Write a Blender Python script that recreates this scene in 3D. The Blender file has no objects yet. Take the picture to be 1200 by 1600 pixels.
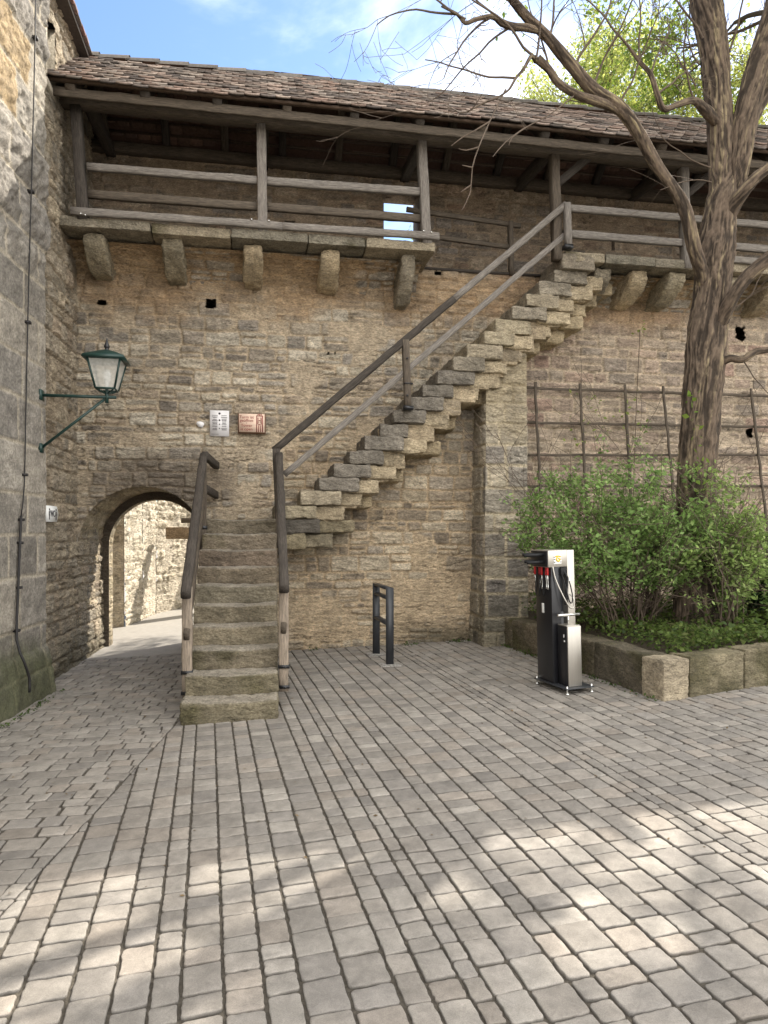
import bpy, math, random
import numpy as np
from mathutils import Vector, Matrix
R = math.radians
SC = bpy.context.scene
COL = SC.collection
# ------------------------------------------------------------------ camera
PSI = R(9.8); F = 1110.0; CX = 600.0; HY = 830.0; CZ = 1.55
cd = bpy.data.cameras.new('camera'); cam = bpy.data.objects.new('camera', cd); COL.objects.link(cam)
cam.location = (0, 0, CZ); cam.rotation_euler = (R(90), 0, -PSI)
cd.sensor_width = 36; cd.sensor_fit = 'AUTO'; cd.lens = 36*F/1600; cd.shift_y = (HY-800)/1600
cd.clip_start = 0.05; cd.clip_end = 2000
SC.camera = cam
SC.render.resolution_x = 768; SC.render.resolution_y = 1024
# ------------------------------------------------------------------ light
SUN = Vector((1.12, 1.0, 1.38)).normalized()      # towards the sun
SUN_EL = math.asin(SUN.z); SUN_AZ = math.atan2(SUN.x, SUN.y)
sl = bpy.data.lights.new('sun', 'SUN'); sl.energy = 3.4; sl.angle = R(0.53); sl.color = (1.0, .93, .82)
so = bpy.data.objects.new('sun', sl); COL.objects.link(so)
so.rotation_euler = (-SUN).to_track_quat('-Z', 'Y').to_euler(); so.location = (20, 20, 25)
w = bpy.data.worlds.new('World'); SC.world = w; w.use_nodes = True
nt = w.node_tree; nt.nodes.clear()
def wn(t, **k):
    n = nt.nodes.new(t)
    for a, b in k.items(): setattr(n, a, b)
    return n
sky = wn('ShaderNodeTexSky', sky_type='NISHITA', sun_disc=False)
sky.sun_elevation = SUN_EL; sky.sun_rotation = SUN_AZ; sky.air_density = 1.0; sky.dust_density = .4; sky.ozone_density = 4.0
bg = wn('ShaderNodeBackground'); bg.inputs[1].default_value = .095
bc = wn('ShaderNodeBackground'); bc.inputs[0].default_value = (1.0, .985, .96, 1); bc.inputs[1].default_value = 1.15
mx = wn('ShaderNodeMixShader'); out = wn('ShaderNodeOutputWorld')
tc = wn('ShaderNodeTexCoord'); mp = wn('ShaderNodeMapping'); mp.inputs['Scale'].default_value = (1.2, 1.2, 2.6)
mp.inputs['Location'].default_value = (.35, .1, .2)
n1 = wn('ShaderNodeTexNoise'); n1.inputs['Scale'].default_value = 2.1; n1.inputs['Detail'].default_value = 9; n1.inputs['Roughness'].default_value = .56
n1.inputs['Distortion'].default_value = .3
# cloud cover grows towards the back of the court (unseen bank added behind the viewer to brighten the shaded court) and near the sun
sx = wn('ShaderNodeSeparateXYZ')
ma = wn('ShaderNodeMath', operation='MULTIPLY_ADD'); ma.inputs[1].default_value = -.30; ma.inputs[2].default_value = .205
mb_ = wn('ShaderNodeMath', operation='MULTIPLY_ADD'); mb_.inputs[1].default_value = .20
ad = wn('ShaderNodeMath', operation='ADD')
rp = wn('ShaderNodeMapRange'); rp.inputs['From Min'].default_value = .47; rp.inputs['From Max'].default_value = .86; rp.interpolation_type = 'SMOOTHSTEP'
L = nt.links.new
L(tc.outputs['Generated'], mp.inputs[0]); L(mp.outputs[0], n1.inputs[0]); L(tc.outputs['Generated'], sx.inputs[0])
L(sx.outputs['Y'], ma.inputs[0]); L(ma.outputs[0], mb_.inputs[2]); L(sx.outputs['X'], mb_.inputs[0])
L(mb_.outputs[0], ad.inputs[0]); L(n1.outputs[0], ad.inputs[1]); L(ad.outputs[0], rp.inputs[0])
L(sky.outputs[0], bg.inputs[0]); L(rp.outputs[0], mx.inputs[0]); L(bg.outputs[0], mx.inputs[1]); L(bc.outputs[0], mx.inputs[2]); L(mx.outputs[0], out.inputs[0])
vs = SC.view_settings; vs.view_transform = 'Standard'; vs.look = 'None'; vs.gamma = 1; vs.use_curve_mapping = False
vs.exposure = 1.52
SC.render.engine = 'CYCLES'
SC.cycles.max_bounces = 8; SC.cycles.diffuse_bounces = 5; SC.cycles.transparent_max_bounces = 8
# ------------------------------------------------------------------ placing helpers
c_, s_ = math.cos(PSI), math.sin(PSI)
def at(px, py, Y):            # point on the vertical plane at distance Y that the photograph shows at (px, py)
    t = (px-CX)/F; d = Y/(c_-t*s_)
    return Vector((d*(t*c_+s_), Y, CZ+(HY-py)*d/F))
def atx(px, py, X):
    t = (px-CX)/F; d = X/(t*c_+s_)
    return Vector((X, d*(c_-t*s_), CZ+(HY-py)*d/F))
def gz(x, y=0): return .03*x
# ------------------------------------------------------------------ numpy noise
_rt = np.random.RandomState(7).rand(256, 256)
def vn(x, y, s=0):
    xi = np.floor(x).astype(int); yi = np.floor(y).astype(int); fx = x-xi; fy = y-yi
    fx = fx*fx*(3-2*fx); fy = fy*fy*(3-2*fy)
    a = _rt[(xi+s*37) & 255, (yi+s*91) & 255]; b = _rt[(xi+1+s*37) & 255, (yi+s*91) & 255]
    c = _rt[(xi+s*37) & 255, (yi+1+s*91) & 255]; d = _rt[(xi+1+s*37) & 255, (yi+1+s*91) & 255]
    return (a+(b-a)*fx)*(1-fy)+(c+(d-c)*fx)*fy
def fbm(x, y, o=4, s=0, g=.5):
    r = np.zeros(np.shape(x)); a = 1.0; t = 0
    for k in range(o):
        r = r+a*vn(x*2**k+k*3.1, y*2**k+k*7.7, s+k); t += a; a *= g
    return r/t-.5
def n3(p, sc, o=3, s=0):       # cheap 3-D noise from planar slices
    x, y, z = p[:, 0]*sc, p[:, 1]*sc, p[:, 2]*sc
    return (fbm(x+z*.37, y+z*.61, o, s)+fbm(y+x*.41+9, z-x*.3, o, s+11)+fbm(z+5+y*.2, x-y*.5, o, s+23))/1.6
def sst(a, b, x):
    t = np.clip((x-a)/(b-a), 0, 1); return t*t*(3-2*t)
# ------------------------------------------------------------------ object helpers
WM = {}
def world_m(o): return WM.get(o.name, Matrix.Identity(4))
def link(name, me, parent=None, W=None):
    o = bpy.data.objects.new(name, me); COL.objects.link(o)
    W = W or Matrix.Identity(4)
    if parent: o.parent = parent; o.matrix_local = world_m(parent).inverted() @ W
    else: o.matrix_world = W
    WM[o.name] = W.copy()
    return o
def thing(name, label, cat, loc=(0, 0, 0), rz=0, group=None):
    o = bpy.data.objects.new(name, None); COL.objects.link(o); o.empty_display_size = .2
    M = Matrix.Translation(Vector(loc)) @ Matrix.Rotation(rz, 4, 'Z'); o.matrix_world = M; WM[o.name] = M
    return tag(o, label, cat, group)
def tag(o, label, cat, group=None, kind=None):
    if label: o['label'] = label
    if cat: o['category'] = cat
    if group: o['group'] = group
    if kind: o['kind'] = kind
    return o
class MB:
    """collects vertices / faces / vertex colours"""
    def __init__(s): s.v = []; s.f3 = []; s.f4 = []; s.fn = []; s.c = []; s.n = 0
    def add(s, v, f, col=(1, 1, 1)):
        v = np.asarray(v, float).reshape(-1, 3); n = len(v)
        s.v.append(v)
        col = np.asarray(col, float)
        if col.ndim == 1: col = np.tile(col, (n, 1))
        s.c.append(col)
        if isinstance(f, np.ndarray):
            (s.f4 if f.shape[1] == 4 else s.f3).append(f+s.n)
        else:
            for q in f:
                if len(q) == 4: s.f4.append(np.array([q])+s.n)
                elif len(q) == 3: s.f3.append(np.array([q])+s.n)
                else: s.fn.append([i+s.n for i in q])
        s.n += n
    def box(s, lo, hi, col=(1, 1, 1), M=None):
        x0, y0, z0 = lo; x1, y1, z1 = hi
        v = [(x0,y0,z0),(x1,y0,z0),(x1,y1,z0),(x0,y1,z0),(x0,y0,z1),(x1,y0,z1),(x1,y1,z1),(x0,y1,z1)]
        if M: v = [tuple(M @ Vector(p)) for p in v]
        s.add(v, [(0,3,2,1),(4,5,6,7),(0,1,5,4),(1,2,6,5),(2,3,7,6),(3,0,4,7)], col)
    def mesh(s, name, mat, smooth=False):
        me = bpy.data.meshes.new(name)
        V = np.concatenate(s.v); q = np.concatenate(s.f4) if s.f4 else np.zeros((0, 4), int)
        t = np.concatenate(s.f3) if s.f3 else np.zeros((0, 3), int)
        li = [q.ravel(), t.ravel()]; ln = [4]*len(q)+[3]*len(t)
        for f in s.fn: li.append(np.array(f)); ln.append(len(f))
        li = np.concatenate(li).astype(np.int32); ln = np.array(ln, np.int32)
        st = np.concatenate([[0], np.cumsum(ln)[:-1]]).astype(np.int32)
        me.vertices.add(len(V)); me.vertices.foreach_set('co', V.astype(np.float32).ravel())
        me.loops.add(len(li)); me.loops.foreach_set('vertex_index', li)
        me.polygons.add(len(ln)); me.polygons.foreach_set('loop_start', st); me.polygons.foreach_set('loop_total', ln)
        if smooth: me.polygons.foreach_set('use_smooth', np.ones(len(ln), bool))
        me.update(calc_edges=True); me.validate()
        ca = me.color_attributes.new('Col', 'FLOAT_COLOR', 'POINT')
        C = np.concatenate(s.c); C = np.hstack([C, np.ones((len(C), 1))])
        if len(ca.data) == len(C): ca.data.foreach_set('color', C.astype(np.float32).ravel())
        me.materials.append(mat)
        return me
    def build(s, name, mat, parent=None, smooth=False, W=None):
        return link(name, s.mesh(name, mat, smooth), parent, W)
# ------------------------------------------------------------------ materials
def mat(name, base=(.5, .5, .5), rough=.9, metal=0, attr=False, mott=.25, mscale=6, bump=0., bscale=60, stretch=(1, 1, 1), spec=.3, coat=0, bump2=0., b2scale=12, dist=.01, pit=0, pscale=70):
    m = bpy.data.materials.new(name); m.use_nodes = True; t = m.node_tree; b = t.nodes['Principled BSDF']; l = t.links.new
    b.inputs['Roughness'].default_value = rough; b.inputs['Metallic'].default_value = metal
    b.inputs['Specular IOR Level'].default_value = spec; b.inputs['Coat Weight'].default_value = coat
    co = t.nodes.new('ShaderNodeTexCoord'); mpn = t.nodes.new('ShaderNodeMapping'); mpn.inputs['Scale'].default_value = stretch
    l(co.outputs['Object'], mpn.inputs[0])
    ns = t.nodes.new('ShaderNodeTexNoise'); ns.inputs['Scale'].default_value = mscale; ns.inputs['Detail'].default_value = 6; ns.inputs['Roughness'].default_value = .65
    l(mpn.outputs[0], ns.inputs[0])
    mr = t.nodes.new('ShaderNodeMapRange'); mr.inputs['From Min'].default_value = .25; mr.inputs['From Max'].default_value = .75
    mr.inputs['To Min'].default_value = 1-mott; mr.inputs['To Max'].default_value = 1+mott
    l(ns.outputs[0], mr.inputs[0])
    mul = t.nodes.new('ShaderNodeVectorMath'); mul.operation = 'SCALE'
    if attr:
        a = t.nodes.new('ShaderNodeVertexColor'); a.layer_name = 'Col'; l(a.outputs[0], mul.inputs[0])
    else: mul.inputs[0].default_value = base
    if pit:
        np_ = t.nodes.new('ShaderNodeTexNoise'); np_.inputs['Scale'].default_value = pscale; np_.inputs['Detail'].default_value = 5; np_.inputs['Roughness'].default_value = .75
        l(mpn.outputs[0], np_.inputs[0])
        mq = t.nodes.new('ShaderNodeMapRange'); mq.inputs['From Min'].default_value = .36; mq.inputs['From Max'].default_value = .62
        mq.inputs['To Min'].default_value = 1-pit; mq.inputs['To Max'].default_value = 1+pit*.55; l(np_.outputs[0], mq.inputs[0])
        mm_ = t.nodes.new('ShaderNodeMath'); mm_.operation = 'MULTIPLY'; l(mr.outputs[0], mm_.inputs[0]); l(mq.outputs[0], mm_.inputs[1]); l(mm_.outputs[0], mul.inputs['Scale'])
    else: l(mr.outputs[0], mul.inputs['Scale'])
    l(mul.outputs[0], b.inputs['Base Color'])
    if bump or bump2:
        n2 = t.nodes.new('ShaderNodeTexNoise'); n2.inputs['Scale'].default_value = bscale; n2.inputs['Detail'].default_value = 5; n2.inputs['Roughness'].default_value = .7
        l(mpn.outputs[0], n2.inputs[0])
        bp = t.nodes.new('ShaderNodeBump'); bp.inputs['Strength'].default_value = bump; bp.inputs['Distance'].default_value = dist
        l(n2.outputs[0], bp.inputs['Height']); l(bp.outputs[0], b.inputs['Normal'])
        if bump2:
            n4 = t.nodes.new('ShaderNodeTexNoise'); n4.inputs['Scale'].default_value = b2scale; n4.inputs['Detail'].default_value = 4
            l(mpn.outputs[0], n4.inputs[0])
            bq = t.nodes.new('ShaderNodeBump'); bq.inputs['Strength'].default_value = bump2; bq.inputs['Distance'].default_value = dist*3
            l(n4.outputs[0], bq.inputs['Height']); l(bq.outputs[0], bp.inputs['Normal'])
    return m
M_wall = mat('rubble_stone', attr=True, mott=.28, mscale=7, bump=1., bscale=45, stretch=(1, 1, 2.4), bump2=.8, b2scale=13, dist=.022, pit=.42, pscale=34)
M_ash = mat('ashlar_stone', attr=True, mott=.24, mscale=8, bump=1, bscale=60, dist=.018, pit=.34, pscale=40)
M_step = mat('step_stone', attr=True, mott=.34, mscale=9, bump=1, bscale=50, bump2=.8, b2scale=16, dist=.02, pit=.45, pscale=45, stretch=(1, 1, 1.8))
M_pave = mat('paver_stone', attr=True, mott=.26, mscale=9, bump=.55, bscale=260, dist=.003, bump2=.25, b2scale=22, rough=.8, pit=.22, pscale=230)
M_grout = mat('joint_sand', (.085, .073, .057), mott=.5, mscale=60, bump=.8, bscale=150)
M_far = mat('ground_far', (.27, .25, .22), mott=.15, mscale=3)
M_lane = mat('lane_surface', (.29, .27, .24), mott=.14, mscale=12, bump=.3, bscale=90)
M_wood = mat('weathered_wood', (.20, .178, .155), pit=.5, pscale=11, mott=.35, mscale=5, stretch=(1, 14, 14), bump=.7, bscale=9, rough=.85)
M_wood_d = mat('dark_wood', (.060, .050, .041), pit=.5, pscale=11, mott=.4, mscale=5, stretch=(1, 14, 14), bump=.7, bscale=9, rough=.85)
M_wood_m = mat('brown_wood', (.10, .080, .060), pit=.5, pscale=11, mott=.4, mscale=5, stretch=(1, 14, 14), bump=.6, bscale=9, rough=.85)
M_wood_l = mat('pale_wood', (.27, .22, .17), pit=.45, pscale=11, mott=.35, mscale=5, stretch=(1, 14, 14), bump=.6, bscale=9, rough=.85)
M_tile = mat('roof_tile', attr=True, mott=.35, mscale=30, bump=.5, bscale=90, rough=.9)
M_bark = mat('bark', attr=True, mott=.35, mscale=30, stretch=(1, 1, .35), bump=.9, bscale=60)
M_twig = mat('twig_bark', (.11, .082, .06), mott=.3, mscale=20)
M_soil = mat('soil', (.055, .042, .028), mott=.4, mscale=20, bump=.8, bscale=30)
M_green = mat('green_paint', (.010, .036, .030), rough=.4, mott=.2, mscale=20, spec=.5)
M_black = mat('black_paint', (.012, .012, .014), rough=.3, mott=.15, spec=.5)
M_iron = mat('grey_iron', (.028, .030, .034), rough=.45, mott=.25, mscale=14, spec=.5)
M_cable = mat('dark_cable', (.02, .018, .018), rough=.5, mott=.1)
M_steel = mat('brushed_steel', (.50, .47, .42), rough=.38, metal=.85, mott=.10, mscale=6, stretch=(30, 30, .6))
M_chrome = mat('bright_steel', (.7, .69, .66), rough=.25, metal=.9, mott=.05)
M_rubber = mat('black_rubber', (.012, .012, .013), rough=.6, mott=.1)
M_red = mat('red_grip', (.36, .02, .02), rough=.45, mott=.1)
M_paper = mat('white_sheet', (.74, .72, .72), rough=.6, mott=.05, mscale=14)
M_ink = mat('print_ink', (.05, .045, .05), rough=.7, mott=.1)
M_inkr = mat('red_ink', (.26, .05, .04), rough=.7, mott=.2, mscale=60)
M_board = mat('pale_board', (.74, .56, .44), rough=.7, mott=.18, mscale=8, stretch=(1, 1, 6), bump=.2, bscale=20)
M_frame = mat('board_frame', (.17, .085, .05), rough=.7, mott=.3, mscale=14)
M_yellow = mat('yellow_emblem', (.75, .50, .02), rough=.5, mott=.05)
M_white = mat('white_paint', (.78, .78, .76), rough=.5, mott=.06)
def leafmat(name, tr=.45):
    m = bpy.data.materials.new(name); m.use_nodes = True; t = m.node_tree; l = t.links.new
    b = t.nodes['Principled BSDF']; b.inputs['Roughness'].default_value = .55; b.inputs['Specular IOR Level'].default_value = .25
    a = t.nodes.new('ShaderNodeVertexColor'); a.layer_name = 'Col'
    co = t.nodes.new('ShaderNodeTexCoord'); ns = t.nodes.new('ShaderNodeTexNoise'); ns.inputs['Scale'].default_value = 7; l(co.outputs['Object'], ns.inputs[0])
    mr = t.nodes.new('ShaderNodeMapRange'); mr.inputs['To Min'].default_value = .7; mr.inputs['To Max'].default_value = 1.3; l(ns.outputs[0], mr.inputs[0])
    mu = t.nodes.new('ShaderNodeVectorMath'); mu.operation = 'SCALE'; l(a.outputs[0], mu.inputs[0]); l(mr.outputs[0], mu.inputs['Scale'])
    tl = t.nodes.new('ShaderNodeBsdfTranslucent'); ms = t.nodes.new('ShaderNodeMixShader'); ms.inputs[0].default_value = tr
    l(mu.outputs[0], b.inputs['Base Color']); l(mu.outputs[0], tl.inputs[0]); l(b.outputs[0], ms.inputs[1]); l(tl.outputs[0], ms.inputs[2])
    l(ms.outputs[0], t.nodes['Material Output'].inputs[0]); return m
M_leaf = leafmat('leaf', .45)
M_leafy = leafmat('spring_leaf', .6)
M_leafd = leafmat('dark_leaf', .25)
def glassmat():
    m = bpy.data.materials.new('frosted_pane'); m.use_nodes = True; t = m.node_tree; b = t.nodes['Principled BSDF']
    b.inputs['Base Color'].default_value = (.75, .74, .68, 1); b.inputs['Roughness'].default_value = .35
    tr = t.nodes.new('ShaderNodeBsdfTransparent'); ms = t.nodes.new('ShaderNodeMixShader'); ms.inputs[0].default_value = .5
    ns = t.nodes.new('ShaderNodeTexNoise'); ns.inputs['Scale'].default_value = 9
    mr = t.nodes.new('ShaderNodeMapRange'); mr.inputs['To Min'].default_value = .25; mr.inputs['To Max'].default_value = .55
    t.links.new(ns.outputs[0], mr.inputs[0]); t.links.new(mr.outputs[0], ms.inputs[0])
    t.links.new(tr.outputs[0], ms.inputs[1]); t.links.new(b.outputs[0], ms.inputs[2]); t.links.new(ms.outputs[0], t.nodes['Material Output'].inputs[0])
    return m
M_glass = glassmat()
# ------------------------------------------------------------------ stone relief sheets
class Layout:
    def __init__(s, seed, W, H, ch, sw, split=.25):
        r = random.Random(seed); s.vb = [0.]; s.ub = []; s.rid = []
        while s.vb[-1] < H: s.vb.append(s.vb[-1]+r.uniform(*ch))
        for k in range(len(s.vb)-1):
            hgt = s.vb[k+1]-s.vb[k]
            u = [-r.uniform(0, sw[1])]
            while u[-1] < W+.1: u.append(u[-1]+r.uniform(*sw)*(.7+.3*hgt/ch[1]))
            s.ub.append(np.array(u)); s.rid.append(np.array([[r.random() for _ in range(6)] for _ in u]))
        s.vb = np.array(s.vb); s.split = split
    def ev(s, u, v):
        ci = np.clip(np.searchsorted(s.vb, v)-1, 0, len(s.ub)-1)
        dx = np.zeros_like(u); rr = np.zeros(u.shape+(6,)); lo = s.vb[ci].copy(); hi = s.vb[ci+1].copy()
        for c in range(len(s.ub)):
            m = ci == c
            if not m.any(): continue
            ub = s.ub[c]; si = np.clip(np.searchsorted(ub, u[m])-1, 0, len(ub)-2)
            dx[m] = np.minimum(u[m]-ub[si], ub[si+1]-u[m]); rr[m] = s.rid[c][si]
        sp = rr[..., 5] < s.split                       # some stones are two thin ones, one on the other
        mid = lo+(hi-lo)*(.35+.3*rr[..., 4])
        up = sp & (v > mid); dn = sp & ~(v > mid)
        lo = np.where(up, mid, lo); hi = np.where(dn, mid, hi)
        rr[..., 0] = np.where(up, (rr[..., 0]*7.3) % 1, rr[..., 0]); rr[..., 1] = np.where(up, (rr[..., 1]*5.7) % 1, rr[..., 1])
        dy = np.minimum(v-lo, hi-v); r = .035
        d = np.minimum(dx, dy)
        cm = (dx < r) & (dy < r)
        d = np.where(cm, r-np.hypot(r-np.clip(dx, -1, r), r-np.clip(dy, -1, r)), d)
        return d, rr
def pal(t, cols):
    cols = np.array(cols); t = np.clip(t, 0, .999)*(len(cols)-1); i = t.astype(int); f = (t-i)[..., None]
    return cols[i]*(1-f)+cols[i+1]*f
P_RUB = [(.26,.222,.18), (.37,.315,.245), (.45,.385,.295), (.38,.338,.285), (.52,.45,.34), (.58,.515,.41), (.43,.34,.245)]
P_TREL = [(.40,.32,.24), (.48,.385,.29), (.45,.345,.265), (.33,.275,.22), (.53,.43,.32), (.42,.29,.225)]
P_GREY = [(.20,.182,.16), (.27,.245,.21), (.33,.30,.255), (.23,.21,.185), (.38,.34,.28)]
def rubble(u, v, Lt, seed, mw=.016, depth=.022, warp=.03, lam=.012, plaster=.35, mortar=(.55,.445,.315), palette=P_RUB, tex=.02):
    uw = u+warp*2*fbm(u*3.1, v*3.1, 3, seed)+.012*fbm(u*22, v*22, 2, seed+3)
    vw = v+warp*1.6*fbm(u*1.7+9, v*3.5, 3, seed+5)+.012*fbm(u*18, v*26, 2, seed+8)
    d, rr = Lt.ev(uw, vw)
    k = sst(-.002, mw, d-mw*.45)
    cov = sst(.02, .10, fbm(u*1.3, v*1.6, 4, seed+21)+(rr[..., 2]-.5)*.22+plaster-.5+.10*fbm(u*14, v*20, 2, seed+2))   # mortar smeared over stones
    stone = k*(1-cov*.85)
    lamn = np.abs(fbm(u*4+rr[..., 3]*9, v*34+rr[..., 3]*40, 3, seed+30))*2
    rough = fbm(u*16, v*24, 4, seed+31)
    h = stone*(depth*(.35+.95*rr[..., 0])) + stone*lam*(lamn-.5)*(.5+rr[..., 1]) + tex*rough*(.45+.8*stone)
    h = h-.012*(1-sst(0, mw*.7, d))*(1-cov)*(rr[..., 4] > .45)
    h = h+.02*fbm(u*.9, v*.9, 2, seed+44)
    cr = np.abs(fbm(u*2.6+.8*fbm(u*9, v*9, 2, seed+70), v*13+1.2*fbm(u*4, v*4, 2, seed+71), 3, seed+72)); gate = sst(-.02, .12, fbm(u*2.2, v*3, 2, seed+73))
    crack = (1-sst(.004, .022, cr))*gate
    h = h-.020*crack
    c = pal(rr[..., 1]*.999, palette)*(.82+.36*rr[..., 0])[..., None]
    c = c*(1+.9*fbm(u*7, v*26, 4, seed+50)+.5*fbm(u*40, v*60, 2, seed+51))[..., None]
    mo = np.array(mortar)*(1+.55*fbm(u*9, v*9, 4, seed+60)+.35*fbm(u*50, v*50, 2, seed+62))[..., None]
    col = (c*stone[..., None]+mo*(1-stone[..., None]))*(1-.45*crack[..., None])
    return h, np.clip(col, .01, .85)
def relief(mbd, O, U, V, N, W, H, res, fn, mask=None, tint=None):
    nu = max(2, int(W/res)+1); nv = max(2, int(H/res)+1)
    u, v = np.meshgrid(np.linspace(0, W, nu), np.linspace(0, H, nv))
    h, col = fn(u, v)
    if tint is not None: col = tint(u, v, col)
    P = np.array(O)+u[..., None]*np.array(U)+v[..., None]*np.array(V)+h[..., None]*np.array(N)
    idx = np.arange(nu*nv).reshape(nv, nu)
    q = np.stack([idx[:-1, :-1], idx[:-1, 1:], idx[1:, 1:], idx[1:, :-1]], -1).reshape(-1, 4)
    if mask is not None:
        uc = (u[:-1, :-1]+u[1:, 1:])/2; vc = (v[:-1, :-1]+v[1:, 1:])/2
        q = q[~mask(uc, vc).ravel()]
    mbd.add(P.reshape(-1, 3), q, col.reshape(-1, 3))
def surf(mbd, fnP, W, H, res, fn, tint=None):   # relief on a curved sheet: fnP(u,v) -> P, N
    nu = max(2, int(W/res)+1); nv = max(2, int(H/res)+1)
    u, v = np.meshgrid(np.linspace(0, W, nu), np.linspace(0, H, nv)); h, col = fn(u, v)
    if tint is not None: col = tint(u, v, col)
    P, N = fnP(u, v); P = P+h[..., None]*N; idx = np.arange(nu*nv).reshape(nv, nu)
    q = np.stack([idx[:-1, :-1], idx[:-1, 1:], idx[1:, 1:], idx[1:, :-1]], -1).reshape(-1, 4)
    mbd.add(P.reshape(-1, 3), q, col.reshape(-1, 3))
# ------------------------------------------------------------------ rough stone block
def rblock(mbd, c, h, r=.02, amp=.012, seed=0, col=(.3, .25, .2), rz=0, step=.03, cvar=.5, moss=0, fn=None, top_tone=None):
    h = np.array(h, float); c = np.array(c, float); cs, sn = math.cos(rz), math.sin(rz)
    for ax in range(3):
        for sg in (-1, 1):
            a, b = [(1, 2), (2, 0), (0, 1)][ax]
            na = max(2, int(2*h[a]/step)+1); nb = max(2, int(2*h[b]/step)+1)
            A, B = np.meshgrid(np.linspace(-h[a], h[a], na+1), np.linspace(-h[b], h[b], nb+1))
            P = np.zeros((A.size, 3)); P[:, ax] = sg*h[ax]; P[:, a] = A.ravel(); P[:, b] = B.ravel()
            core = np.clip(P, -(h-r), h-r); dv = P-core; ln = np.linalg.norm(dv, axis=1, keepdims=True)
            dirn = dv/np.maximum(ln, 1e-6); P2 = core+dirn*r
            if fn is not None: P2 = fn(P2, h)
            Q = P2+seed*1.37
            P3 = P2+dirn*(amp*(n3(Q, 7, 3, seed % 50)+.6*n3(Q*np.array([1, 1, 2.5]), 22, 2, seed % 40+3)))[:, None]
            t = n3(Q, 5, 4, seed % 30+9); f = 1+cvar*t+.35*n3(Q, 30, 2, seed % 30+5)
            C = np.array(col)*f[:, None]
            if moss:
                mk = sst(.0, .5, moss+1.2*n3(Q, 4, 3, 77)-.25-.0*P2[:, 2])[:, None]; C = C*(1-mk)+np.array((.085, .075, .035))*mk*f[:, None]
            if top_tone is not None:
                up_ = sst(.55, .95, dirn[:, 2])[:, None]; C = C*(1-up_*.8)+np.array(top_tone)*up_*.8*(1+.5*n3(Q, 12, 3, 8))[:, None]  # upward faces blended to a paler tone, setting treads off from risers
            W_ = np.stack([P3[:, 0]*cs-P3[:, 1]*sn, P3[:, 0]*sn+P3[:, 1]*cs, P3[:, 2]], 1)+c
            idx = np.arange((na+1)*(nb+1)).reshape(nb+1, na+1)
            q = np.stack([idx[:-1, :-1], idx[:-1, 1:], idx[1:, 1:], idx[1:, :-1]], -1).reshape(-1, 4)
            if sg < 0: q = q[:, ::-1]
            mbd.add(W_, q, np.clip(C, .01, .8))
# ------------------------------------------------------------------ beams, tubes
def frame_m(p0, p1, up=(0, 0, 1)):
    p0 = Vector(p0); p1 = Vector(p1); x = (p1-p0).normalized(); up = Vector(up)
    if abs(x.dot(up)) > .98: up = Vector((0, 1, 0))
    y = up.cross(x).normalized(); z = x.cross(y)
    M = Matrix((x, y, z)).transposed().to_4x4(); M.translation = p0; return M
def beam(name, p0, p1, wd, ht, m, parent=None, seed=0, jit=.003, up=(0, 0, 1), bev=.008):
    """squared timber, length along its own x axis"""
    Ln = (Vector(p1)-Vector(p0)).length; n = max(2, int(Ln/.12)); b = min(bev, wd*.2, ht*.2); a, c = wd/2, ht/2
    pr = [(-a+b, -c), (a-b, -c), (a, -c+b), (a, c-b), (a-b, c), (-a+b, c), (-a, c-b), (-a, -c+b)]
    g = random.Random(seed*13+len(name)); v = []
    for i in range(n+1):
        sw = 1+.03*math.sin(i*.9+seed); oy = g.uniform(-jit, jit); oz = g.uniform(-jit, jit)
        for (y, z) in pr: v.append((Ln*i/n, y*sw+oy+g.uniform(-jit, jit)*.5, z*sw+oz+g.uniform(-jit, jit)*.5))
    f = [[i*8+k, (i+1)*8+k, (i+1)*8+(k+1) % 8, i*8+(k+1) % 8] for i in range(n) for k in range(8)]
    f += [list(range(8)), [n*8+k for k in range(7, -1, -1)]]
    mbd = MB(); mbd.add(v, f)
    return mbd.build(name, m, parent, W=frame_m(p0, p1, up))
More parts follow.
